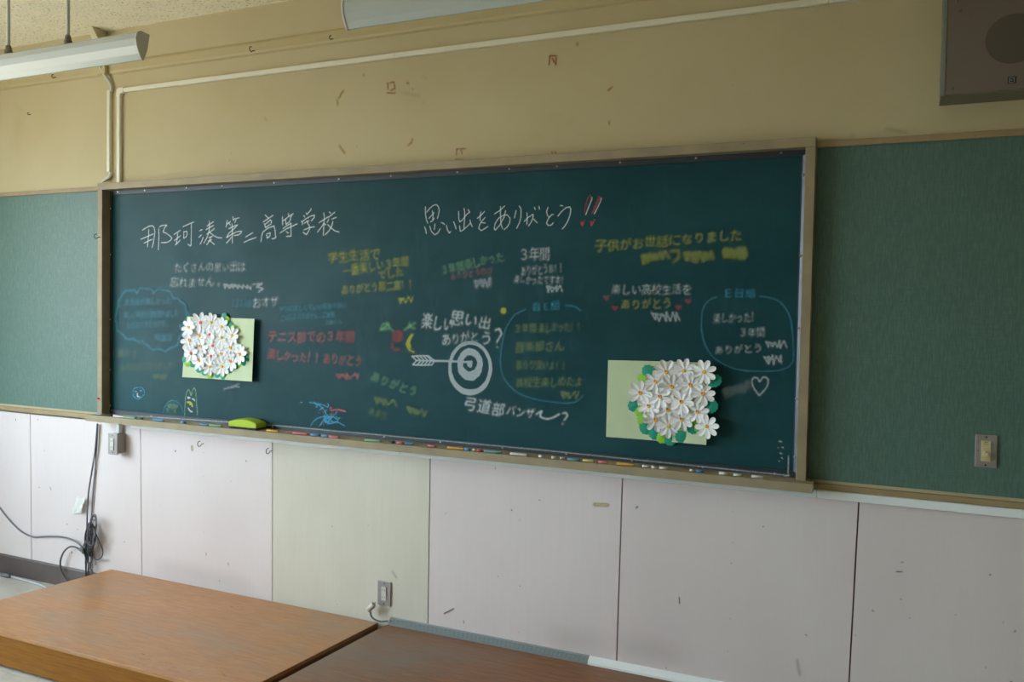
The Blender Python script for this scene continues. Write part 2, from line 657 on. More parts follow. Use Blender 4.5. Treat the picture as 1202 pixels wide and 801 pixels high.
# aluminium edging on the slate with screws
E_ = .021
strips = [('T', BX0, BX1, BZ1 - E_, BZ1), ('B', BX0, BX1, 1.048, 1.048 + .022), ('L', BX0, BX0 + .014, 1.07, BZ1 - E_), ('R', BX1 - .017, BX1, 1.07, BZ1 - E_)]
mat('edge_shaded', (56, 62, 68), .5, .25)  # aluminium edging with its shaded tone put into the colour
mat('edge_lit', (74, 84, 96), .4, .3)  # same edging, lighter: window light on this side painted into the colour
for k, x0, x1, z0, z1 in strips:
    m = MB()
    if k in 'TB':
        m.prism([(YS, z0), (YS - .004, z0), (YS - .004, z1), (YS, z1)], 'x', x0, x1)
        zi = z0 if k == 'T' else z1
        m.box(x0, x1, YS - .007, YS, zi - .0018, zi + .0018)
    else:
        if k == 'R':
            m.prism([(x0, YS), (x0, YS - .004), (x1, YS - .015), (x1, YS)], 'z', z0, z1)
        else:
            m.box(x0, x1, YS - .004, YS, z0, z1)
        xi = x1 if k == 'L' else x0
        m.box(xi - .0015, xi + .0015, YS - .007, YS, z0, z1)
    s = m.build('edge_strip', 'edge_lit' if k == 'R' else 'edge_shaded', cb)
    pts = {'T': [(138.6, 223.5), (170, 222), (219, 219), (261, 217), (322, 214), (398, 210), (459, 206), (537, 202.3), (598, 198.5), (654, 194.5), (728, 190), (817, 184), (917, 178.5)],
           'L': [(127, 245), (126.5, 299), (127, 375), (126.5, 434), (126, 476)],
           'R': [(943, 206), (940, 300.6), (936.3, 385), (931.5, 468), (928.5, 536)],
           'B': [(177.5, 490.5), (320, 501.5), (451, 513), (517, 519), (590, 526), (665, 533), (742, 541), (825, 549), (909, 558)]}[k]
    for q in pts:
        P = at(*q, YS - .004)
        x = min(max(P[0], x0 + .006), x1 - .006)
        z = min(max(P[2], z0 + .008), z1 - .008)
        yk = YS - .0075 if k == 'R' else YS
        MB().tube([(x, yk - .0035, z), (x, yk - .0055, z), (x, yk - .0075, z)], [.0045, .0045, .0025], 8).build('screw', 'bright_screw', s)

# ------------------------------------------------------------------ writing on the slate
YC = YS - .0012
MSG = []      # (label, colour, alpha, soft_px, strokes, texts)


def Z(x0, y0, s, *pts):
    """points read off an enlargement of the photograph (origin, scale)"""
    return [(x0 + a / s, y0 + b / s) for a, b in pts]


def blur1(a, k, ax):
    r = len(k) // 2
    pad = [(0, 0), (0, 0)]
    pad[ax] = (r, r)
    b = np.pad(a, pad)
    out = np.zeros_like(a)
    for i, wgt in enumerate(k):
        sl = [slice(None), slice(None)]
        sl[ax] = slice(i, i + a.shape[ax])
        out += wgt * b[tuple(sl)]
    return out


def gauss(a, s):
    if s < .3:
        return a
    r = int(3 * s) + 1
    x = np.arange(-r, r + 1)
    k = np.exp(-.5 * (x / s) ** 2)
    k /= k.sum()
    return blur1(blur1(a, k, 0), k, 1)


def to_board(pts, Y):
    p = np.asarray(pts, float)
    d = FW[None] + ((p[:, 0] - 601) / FPX)[:, None] * RT[None] - ((p[:, 1] - 400.5) / FPX)[:, None] * UP[None]
    t = (Y - CAM[1]) / d[:, 1]
    return (CAM[None] + t[:, None] * d)[:, [0, 2]]


def dust_patch(name, label, material, parent, Y, strokes=(), texts=(), soft=1.0, alpha=.8, width=1.4, smudge=0):
    """strokes: lists of photo points; texts: (string, x0, y0, x1, y1, height) written along a line. Becomes a fine mesh lying on the surface."""
    clouds, wts = [], []
    strokes = [s if isinstance(s, tuple) else (s, width) for s in strokes]
    allp = [p for s, _ in strokes for p in s]
    pxm = 3.4e-3                              # metres per photo pixel, about
    if allp:
        c = np.mean(np.array(allp), 0)
    else:
        c = np.array([texts[0][1], texts[0][2]])
    q = to_board([c, c + (1, 0), c + (0, 1)], Y)
    pxm = .5 * (np.hypot(*(q[1] - q[0])) + np.hypot(*(q[2] - q[0])))
    sg = max((soft * .74 if texts else soft) * pxm, .0009)
    res = max(min(sg * .9, .004), .0014)
    for s, wpx in strokes:
        b = to_board(s, Y)
        seg = np.hypot(*np.diff(b, axis=0).T)
        L = seg.sum()
        if L < 1e-5:
            continue
        n = int(L / res * 40) + 8
        u = np.sort(RNG.random(n)) * L
        cum = np.concatenate([[0], np.cumsum(seg)])
        x = np.interp(u, cum, b[:, 0])
        z = np.interp(u, cum, b[:, 1])
        wd = wpx * pxm
        a = RNG.random(n) * 2 * np.pi
        rr = np.sqrt(RNG.random(n)) * wd * .5
        clouds.append(np.stack([x + np.cos(a) * rr, z + np.sin(a) * rr], 1))
        lam = n / L
        eff = math.sqrt((wd * .85) ** 2 + (2.5 * sg) ** 2 + res ** 2)
        wts.append(np.full(n, eff / (lam * res * res)))
    for (txt, x0, y0, x1, y1, h) in texts:
        txt = txt.translate(WIDE)
        n = len(txt)
        for i, ch in enumerate(txt):
            tri = GLYPH.get(ch)
            if tri is None:
                continue
            f = (i + .5) / n
            cx, cy = x0 + (x1 - x0) * f, y0 + (y1 - y0) * f
            wch = abs(x1 - x0) / n
            ang = math.atan2(y1 - y0, x1 - x0) + random.uniform(-.09, .09)
            sc = random.uniform(.9, 1.1)
            small = ch in '・。、っゃゅょ'
            lo, hi = tri.reshape(-1, 2).min(0), tri.reshape(-1, 2).max(0)
            mid = np.array([.48, .37]) if not small else (lo + hi) / 2 * [1, 0] + [0, .37]
            v = tri - mid
            v = v * [wch * 1.02, h * 1.05] * sc
            v[..., 0] += v[..., 1] * .08
            v[..., 1] *= -1
            v[..., 1] += random.uniform(-.06, .06) * h
            ca, sa = math.cos(ang), math.sin(ang)
            v = np.stack([cx + v[..., 0] * ca - v[..., 1] * sa, cy + v[..., 0] * sa + v[..., 1] * ca], -1)
            b = to_board(v.reshape(-1, 2), Y).reshape(-1, 3, 2)
            e1, e2 = b[:, 1] - b[:, 0], b[:, 2] - b[:, 0]
            ar = .5 * np.abs(e1[:, 0] * e2[:, 1] - e1[:, 1] * e2[:, 0])
            A = ar.sum()
            k = int(A / (res * res) * 30) + 60
            ti = RNG.choice(len(b), k, p=ar / A)
            r1, r2 = RNG.random(k), RNG.random(k)
            fl_ = r1 + r2 > 1
            r1[fl_], r2[fl_] = 1 - r1[fl_], 1 - r2[fl_]
            g_, q_ = RNG.random(k) * 6.2832, np.sqrt(RNG.random(k)) * .04 * h * pxm
            clouds.append(b[ti, 0] + e1[ti] * r1[:, None] + e2[ti] * r2[:, None] + np.stack([np.cos(g_), np.sin(g_)], 1) * q_[:, None])
            wts.append(np.full(k, A / k / (res * res) * 1.7))
    P = np.concatenate(clouds)
    W = np.concatenate(wts)
    pad = 4 * sg + 3 * res
    lo, hi = P.min(0) - pad, P.max(0) + pad
    nx, nz = int((hi[0] - lo[0]) / res) + 2, int((hi[1] - lo[1]) / res) + 2
    ix = ((P[:, 0] - lo[0]) / res).astype(int)
    iz = ((P[:, 1] - lo[1]) / res).astype(int)
    H = np.zeros((nx, nz))
    np.add.at(H, (ix, iz), W)
    H = gauss(H, sg / res)
    if smudge:
        k = np.ones(2 * smudge + 1) / (2 * smudge + 1)
        H = .55 * H + .6 * blur1(H, k, 0)
    H = np.clip(H, 0, 1.15) ** .9
    A_ = np.clip(H * alpha, 0, 1)
    keep = np.maximum.reduce([A_[:-1, :-1], A_[1:, :-1], A_[:-1, 1:], A_[1:, 1:]]) > .02
    I, J = np.nonzero(keep)
    ids = np.full((nx, nz), -1)
    need = np.zeros((nx, nz), bool)
    for di in (0, 1):
        for dj in (0, 1):
            need[I + di, J + dj] = True
    gi, gj = np.nonzero(need)
    ids[gi, gj] = np.arange(len(gi))
    off = parent_world(parent)
    co = np.stack([lo[0] + (gi + .5) * res - off[0], np.full(len(gi), Y - off[1]), lo[1] + (gj + .5) * res - off[2]], 1)
    faces = np.stack([ids[I, J], ids[I + 1, J], ids[I + 1, J + 1], ids[I, J + 1]], 1)
    me = bpy.data.meshes.new(name)
    me.vertices.add(len(co))
    me.vertices.foreach_set('co', co.ravel())
    nf = len(faces)
    me.loops.add(nf * 4)
    me.loops.foreach_set('vertex_index', faces.ravel().astype(np.int32))
    me.polygons.add(nf)
    me.polygons.foreach_set('loop_start', np.arange(0, nf * 4, 4, dtype=np.int32))
    me.polygons.foreach_set('loop_total', np.full(nf, 4, dtype=np.int32))
    me.update()
    me.validate()
    at_ = me.attributes.new('dust', 'FLOAT', 'POINT')
    at_.data.foreach_set('value', A_[gi, gj].astype(np.float32))
    o = link(name, me, material, parent)
    if label:
        o['label'] = label
    return o


exec_titles = []
T1 = []
a = lambda *p: T1.append(Z(160, 240, 13.35, *p))
# 那
a((92, 408), (140, 375), (205, 340), (255, 335), (280, 365), (292, 430), (282, 500), (268, 600), (246, 680))
a((195, 388), (193, 470), (182, 580), (176, 672)); a((68, 548), (165, 508), (268, 462)); a((118, 610), (180, 580), (255, 545))
a((352, 375), (354, 500), (350, 620), (345, 716)); a((358, 355), (400, 332), (445, 328), (480, 325), (440, 375), (418, 432), (470, 455), (525, 492), (560, 532), (530, 570), (480, 597), (388, 600))
# 珂
a((588, 475), (640, 440), (694, 405)); a((650, 450), (640, 540), (628, 625)); a((592, 572), (650, 525), (694, 492)); a((606, 638), (640, 615), (692, 555))
a((725, 355), (800, 318), (905, 275)); a((862, 300), (862, 450), (858, 640), (845, 655), (806, 620)); a((745, 420), (742, 535)); a((745, 435), (790, 418), (798, 470), (780, 510), (742, 530))
b_ = lambda *p: T1.append(Z(230, 240, 13.35, *p))
# 湊
b_((52, 415), (105, 393)); b_((40, 522), (90, 475)); b_((62, 628), (85, 590), (115, 515))
b_((170, 342), (215, 312), (280, 270)); b_((155, 398), (215, 362), (278, 328)); b_((165, 470), (225, 430), (292, 378)); b_((208, 255), (212, 330), (205, 430), (170, 530), (122, 610))
b_((205, 430), (270, 485), (340, 522), (410, 527)); b_((195, 525), (230, 510), (262, 502)); b_((190, 575), (225, 562), (252, 550)); b_((235, 505), (215, 570), (165, 638)); b_((218, 570), (255, 600), (292, 632))
# 第
b_((488, 248), (484, 300), (470, 360)); b_((488, 312), (545, 265)); b_((515, 290), (540, 330)); b_((580, 190), (585, 250)); b_((585, 245), (620, 225), (685, 210)); b_((632, 235), (605, 292))
b_((512, 385), (570, 352), (652, 320)); b_((655, 318), (600, 380), (520, 450), (478, 520)); b_((478, 525), (560, 470), (640, 430), (715, 420), (708, 450), (660, 480), (590, 490)); b_((566, 300), (572, 450), (570, 610)); b_((560, 510), (515, 570), (470, 612))
# 二
b_((775, 515), (830, 480), (895, 443)); b_((750, 598), (820, 562), (948, 518))
c_ = lambda *p: T1.append(Z(295, 235, 13.35, *p))
# 高
c_((215, 232), (270, 285)); c_((180, 345), (260, 295), (345, 235)); c_((205, 365), (222, 435)); c_((212, 385), (300, 310), (318, 330), (310, 370), (222, 430))
c_((150, 655), (160, 580), (180, 500), (260, 440), (355, 405), (372, 470), (382, 590), (345, 605), (315, 605)); c_((238, 535), (250, 600)); c_((240, 530), (300, 515), (290, 565), (248, 598))
# 等
c_((488, 255), (490, 395)); c_((492, 330), (580, 262), (660, 212)); c_((535, 300), (545, 380)); c_((580, 205), (585, 258)); c_((628, 245), (600, 340), (540, 385))
c_((492, 450), (560, 400), (625, 362), (620, 400), (622, 565), (545, 570)); c_((450, 518), (540, 455), (640, 410), (722, 370)); c_((540, 490), (585, 520))
d_ = lambda *p: T1.append(Z(345, 235, 16.02, *p))
# 学
d_((182, 285), (210, 330)); d_((230, 235), (245, 275)); d_((318, 150), (322, 180), (280, 230), (245, 270)); d_((135, 390), (160, 420), (160, 468)); d_((155, 405), (230, 350), (320, 298), (390, 285), (380, 330), (320, 395))
d_((185, 445), (230, 410), (275, 385), (255, 430), (290, 480), (300, 520), (280, 580), (235, 650), (165, 600)); d_((180, 565), (290, 520), (395, 500))
# 校
d_((558, 235), (572, 300), (565, 430), (552, 670)); d_((465, 430), (560, 370), (640, 315)); d_((560, 440), (510, 520), (440, 605)); d_((570, 440), (605, 470))
d_((660, 220), (695, 250)); d_((640, 330), (700, 285), (772, 225)); d_((655, 350), (640, 395), (618, 425)); d_((710, 360), (755, 340), (800, 325)); d_((735, 390), (715, 480), (660, 580), (580, 655)); d_((630, 460), (690, 515), (770, 580), (855, 603))
T2 = []
e_ = lambda *p: T2.append(Z(490, 225, 13.35, *p))
# 思
e_((125, 235), (125, 350), (140, 440), (165, 500)); e_((140, 330), (190, 265), (250, 215), (300, 205), (330, 240), (342, 290), (330, 360), (312, 425)); e_((178, 425), (220, 375), (265, 325)); e_((232, 295), (245, 370), (240, 440)); e_((200, 478), (240, 455), (265, 410))
e_((112, 550), (130, 600), (140, 665)); e_((192, 540), (215, 620), (270, 678), (320, 650), (358, 580)); e_((275, 500), (270, 570), (262, 600)); e_((370, 485), (400, 495), (428, 518))
# い
e_((455, 525), (470, 600), (500, 652), (525, 620)); e_((565, 470), (590, 530), (608, 590))
# 出
e_((645, 308), (648, 420), (662, 475), (700, 450), (770, 360), (822, 318)); e_((790, 280), (822, 325)); e_((728, 258), (742, 320), (738, 450), (728, 585)); e_((660, 535), (668, 620), (700, 615), (770, 555), (830, 495)); e_((822, 440), (835, 500), (862, 555))
f_ = lambda *p: T2.append(Z(555, 225, 13.35, *p))
# を
f_((65, 425), (130, 370), (190, 305)); f_((128, 310), (112, 400), (115, 465)); f_((195, 402), (150, 455), (110, 510), (92, 575), (130, 612), (180, 585), (240, 545)); f_((140, 485), (170, 492), (200, 490))
# あ
f_((335, 352), (420, 300), (505, 220)); f_((435, 228), (432, 350), (440, 500), (465, 585)); f_((515, 295), (490, 400), (420, 530), (350, 605), (335, 580), (350, 500), (400, 420), (480, 370), (540, 365), (585, 420), (578, 490), (540, 555), (485, 600))
# り
f_((680, 295), (665, 360), (650, 420)); f_((725, 225), (755, 270), (755, 400), (730, 490), (685, 582))
# が
f_((802, 475), (860, 410), (945, 355), (945, 400), (920, 470), (870, 545)); f_((848, 325), (855, 420), (845, 522)); f_((945, 425), (980, 460), (1012, 492)); f_((965, 240), (980, 288)); f_((1035, 225), (1045, 280))
g_ = lambda *p: T2.append(Z(625, 220, 13.35, *p))
# とう
g_((245, 310), (220, 380), (235, 440), (260, 468)); g_((330, 425), (300, 430), (250, 490), (220, 560), (250, 600), (300, 590), (330, 552)); g_((430, 285), (480, 290)); g_((395, 455), (460, 375), (530, 315), (585, 308), (602, 345), (590, 430), (555, 530), (510, 605), (465, 655))
g_((930, 150), (930, 190), (880, 310), (832, 438)); g_((1080, 160), (1070, 210), (1020, 320), (965, 422))
T3 = []
h_ = lambda *p: T3.append(Z(625, 220, 13.35, *p))
h_((900, 125), (860, 190), (830, 280), (818, 360), (825, 430)); h_((900, 125), (920, 165), (900, 230)); h_((1020, 150), (1055, 145), (1050, 190), (990, 310), (935, 410)); h_((1030, 160), (985, 270), (940, 405)); h_((1040, 180), (1000, 290), (950, 390))
h_((750, 530), (785, 610), (812, 520)); h_((765, 540), (785, 575), (800, 540)); h_((905, 530), (925, 605), (980, 500)); h_((920, 545), (928, 575), (955, 530))
h_((752, 530), (780, 600), (808, 528)); h_((910, 535), (926, 600), (972, 512))

TG = []      # archery target and arrow
tz = lambda *p: Z(470, 390, 10.017, *p)


def ring(cx, cy, r0x, r1x, r0y, r1y, loops, jit, dy=0):
    for k in range(loops):
        f = k / max(loops - 1, 1)
        rx, ry = r0x + (r1x - r0x) * f, r0y + (r1y - r0y) * f
        ph = random.uniform(0, 6.28)
        pts = []
        for i in range(45):
            g = ph + i / 44 * 6.6
            pts.append((cx + math.cos(g) * (rx + random.uniform(-jit, jit)), cy + dy * (1 - f) + math.sin(g) * (ry + random.uniform(-jit, jit))))
        TG.append(tz(*pts))


ring(820, 425, 228, 250, 275, 312, 5, 5, -12)
ring(818, 383, 92, 140, 105, 182, 9, 7, -16)
TG.append(tz((385, 335), (500, 338), (620, 342), (800, 352)))
TG.append(tz((385, 342), (500, 343), (620, 347), (790, 357)))
for k in range(5):
    TG.append(tz((785 + k * 10, 345), (795 + k * 8, 395), (825, 408)))
TG.append(tz((790, 350), (840, 345), (835, 400), (822, 410), (790, 352)))
TG.append(tz((135, 285), (240, 278), (330, 280), (400, 338), (370, 388), (250, 390), (145, 385)))
TG.append(tz((135, 285), (190, 335), (145, 385)))
TG.append(tz((190, 335), (300, 338), (400, 338)))
for k in range(4):
    x = 185 + k * 42
    TG.append(tz((x, 283), (x + 52, 330)))
    TG.append(tz((x + 52, 342), (x + 12, 386)))

D5 = lambda *p: Z(150, 445, 12.02, *p)
circle = lambda cx, cy, rx, ry, n=26, a0=0, a1=6.3: [(cx + rx * math.cos(a0 + (a1 - a0) * i / n), cy + ry * math.sin(a0 + (a1 - a0) * i / n)) for i in range(n + 1)]
face_ring = [D5((100, 125), (150, 118), (205, 125), (235, 175), (232, 225), (190, 262), (140, 285), (85, 255), (72, 205), (78, 160), (100, 125))]
face_in = [D5((180, 172), (188, 160)), D5((112, 175), (118, 185)), D5((138, 200), (132, 242), (150, 252), (178, 258))]
dome = [D5((497, 490), (505, 430), (530, 375), (570, 325), (625, 302), (685, 315), (735, 355), (765, 410), (778, 470))]
dome_in = [D5((545, 368), (600, 360), (700, 375)), D5((560, 385), (630, 378), (715, 392)), D5((575, 400), (640, 400), (690, 405)), D5((560, 430), (555, 450), (575, 425)), D5((650, 430), (668, 460), (660, 490)), D5((590, 490), (620, 510), (660, 525))]
rabbit = [D5((800, 540), (805, 420), (815, 260), (830, 190), (852, 148), (872, 170), (892, 240)), D5((892, 240), (910, 175), (935, 125), (952, 145), (962, 220), (968, 330), (978, 430), (982, 520))]
rabbit_w = [D5((840, 262), (860, 258), (885, 272)), D5((845, 275), (865, 280)), D5((905, 282), (930, 288), (948, 312)), D5((850, 405), (868, 440), (890, 460), (912, 465))]
rabbit_y = [D5((835, 318), (850, 345), (870, 330), (890, 345), (870, 360), (900, 365), (912, 392)), D5((838, 325), (880, 322), (908, 350), (915, 395))]
smear = [Z(100, 320, 3.756, (610, 517), (640, 505), (680, 490)), Z(100, 320, 3.756, (635, 510), (665, 502), (682, 508))]
S6 = lambda *p: Z(340, 460, 15.02, *p)
scrib = [S6((180, 188), (230, 188)), S6((335, 185), (440, 205), (520, 240), (600, 310), (650, 400), (690, 450)), S6((430, 175), (480, 240), (485, 270), (460, 270)), S6((480, 215), (580, 230), (670, 275), (690, 240), (668, 212)),
         S6((370, 600), (420, 520), (500, 465), (600, 435), (760, 440)), S6((520, 612), (570, 540), (640, 460)), S6((550, 585), (600, 500), (660, 420)), S6((650, 310), (620, 400), (600, 500), (640, 560)), S6((840, 345), (780, 420), (700, 500), (640, 550)),
         S6((750, 365), (730, 440), (680, 520)), S6((620, 440), (700, 470), (760, 540)), S6((600, 470), (680, 540), (780, 530), (860, 540), (920, 575), (980, 608)), S6((660, 570), (760, 560), (850, 520)), S6((640, 440), (620, 520), (690, 560)),
         S6((690, 430), (780, 450), (830, 490), (870, 500)), S6((720, 440), (660, 480), (610, 540)), S6((520, 330), (570, 290), (600, 270)), S6((510, 370), (520, 385)), S6((800, 430), (850, 470), (900, 465))]
scrib_p = [S6((700, 325), (800, 318), (880, 312), (990, 345)), S6((720, 332), (850, 325), (985, 352)), S6((580, 350), (610, 372)), S6((695, 285), (740, 280), (720, 300)), S6((690, 400), (740, 395), (830, 410)), S6((580, 485), (600, 600))]

B1 = lambda *p: Z(100, 320, 3.756, *p)
cloud = []
cp = [(152, 150), (160, 110), (200, 80), (228, 92), (268, 72), (300, 92), (350, 78), (385, 115), (420, 130), (445, 165), (440, 210), (415, 235), (412, 290), (375, 332), (325, 335), (275, 318), (255, 300), (215, 290), (165, 270), (142, 225), (140, 180), (152, 150)]
for i in range(len(cp) - 1):
    p, q = np.array(cp[i]), np.array(cp[i + 1])
    mdp = (p + q) / 2
    n_ = np.array([q[1] - p[1], p[0] - q[0]]) * .28
    cloud.append(B1(*[tuple(v) for v in smooth_path([p, mdp + n_, q], 5)]))
R6 = lambda *p: Z(400, 340, 3.756, *p)
bub2 = [smooth_path(R6((815, 88), (790, 98), (760, 120), (725, 180), (708, 260), (705, 340), (725, 400), (780, 455), (860, 485), (950, 498), (1020, 500), (1055, 482), (1070, 465))), smooth_path(R6((990, 70), (1030, 75), (1060, 95)))]
bub3 = [smooth_path([(841.8, 348.3), (832, 353), (825, 363.7), (823, 382), (824, 390), (826.4, 401.3), (833, 414), (841, 422.6), (862.3, 433.2), (889, 436), (915.6, 434.6), (930.2, 425.3), (931, 401), (930.3, 390), (926.2, 369), (913, 353), (891.6, 347.7)])]
heart = [smooth_path(Z(660, 380, 3.756, (868, 318), (842, 280), (836, 252), (848, 238), (862, 242), (870, 256), (884, 238), (902, 240), (908, 258), (898, 285), (868, 318)))]


def small_heart(x, y, r=3.2):
    return [[(x - r, y - r * .5), (x, y + r), (x + r, y - r * .6)], [(x - r * .5, y - r * .3), (x, y + r * .5), (x + r * .5, y - r * .3)], [(x - r, y - r * .2), (x, y)]]


def scribble(x0, y0, x1, y1, h, n):
    """an unreadable rubbed-out word"""
    pts = []
    for i in range(n):
        f = i / (n - 1)
        pts.append((x0 + (x1 - x0) * f + random.uniform(-2, 2), y0 + (y1 - y0) * f + (h * .5 if i % 2 else -h * .5) * random.uniform(.5, 1)))
    return [pts, [(x0, y0 - h * .3), ((x0 + x1) / 2, (y0 + y1) / 2 - h * .1)]]


flower_p = [circle(466.6, 394.6, r, r * 1.05, 14) for r in (2.2, 4, 5.6)] + [[(461, 390), (472, 399)], [(472, 390), (461, 399)]] + [[(461, 402), (460, 408), (464, 411), (469, 410)]]
leaf_g = [[(446, 388), (449, 381), (455, 379), (458, 385), (446, 388)], [(449, 386), (456, 381)], [(458, 386), (463, 390)], [(474, 388), (481, 383), (488, 379)], [(480, 384), (481, 378)], [(481, 384), (488, 386)]]
cres = [[(485, 392), (480, 398), (477, 404), (480, 411), (487, 414)], [(483, 394), (480, 402), (482, 409)], [(482, 394), (479, 402), (481, 408)]]

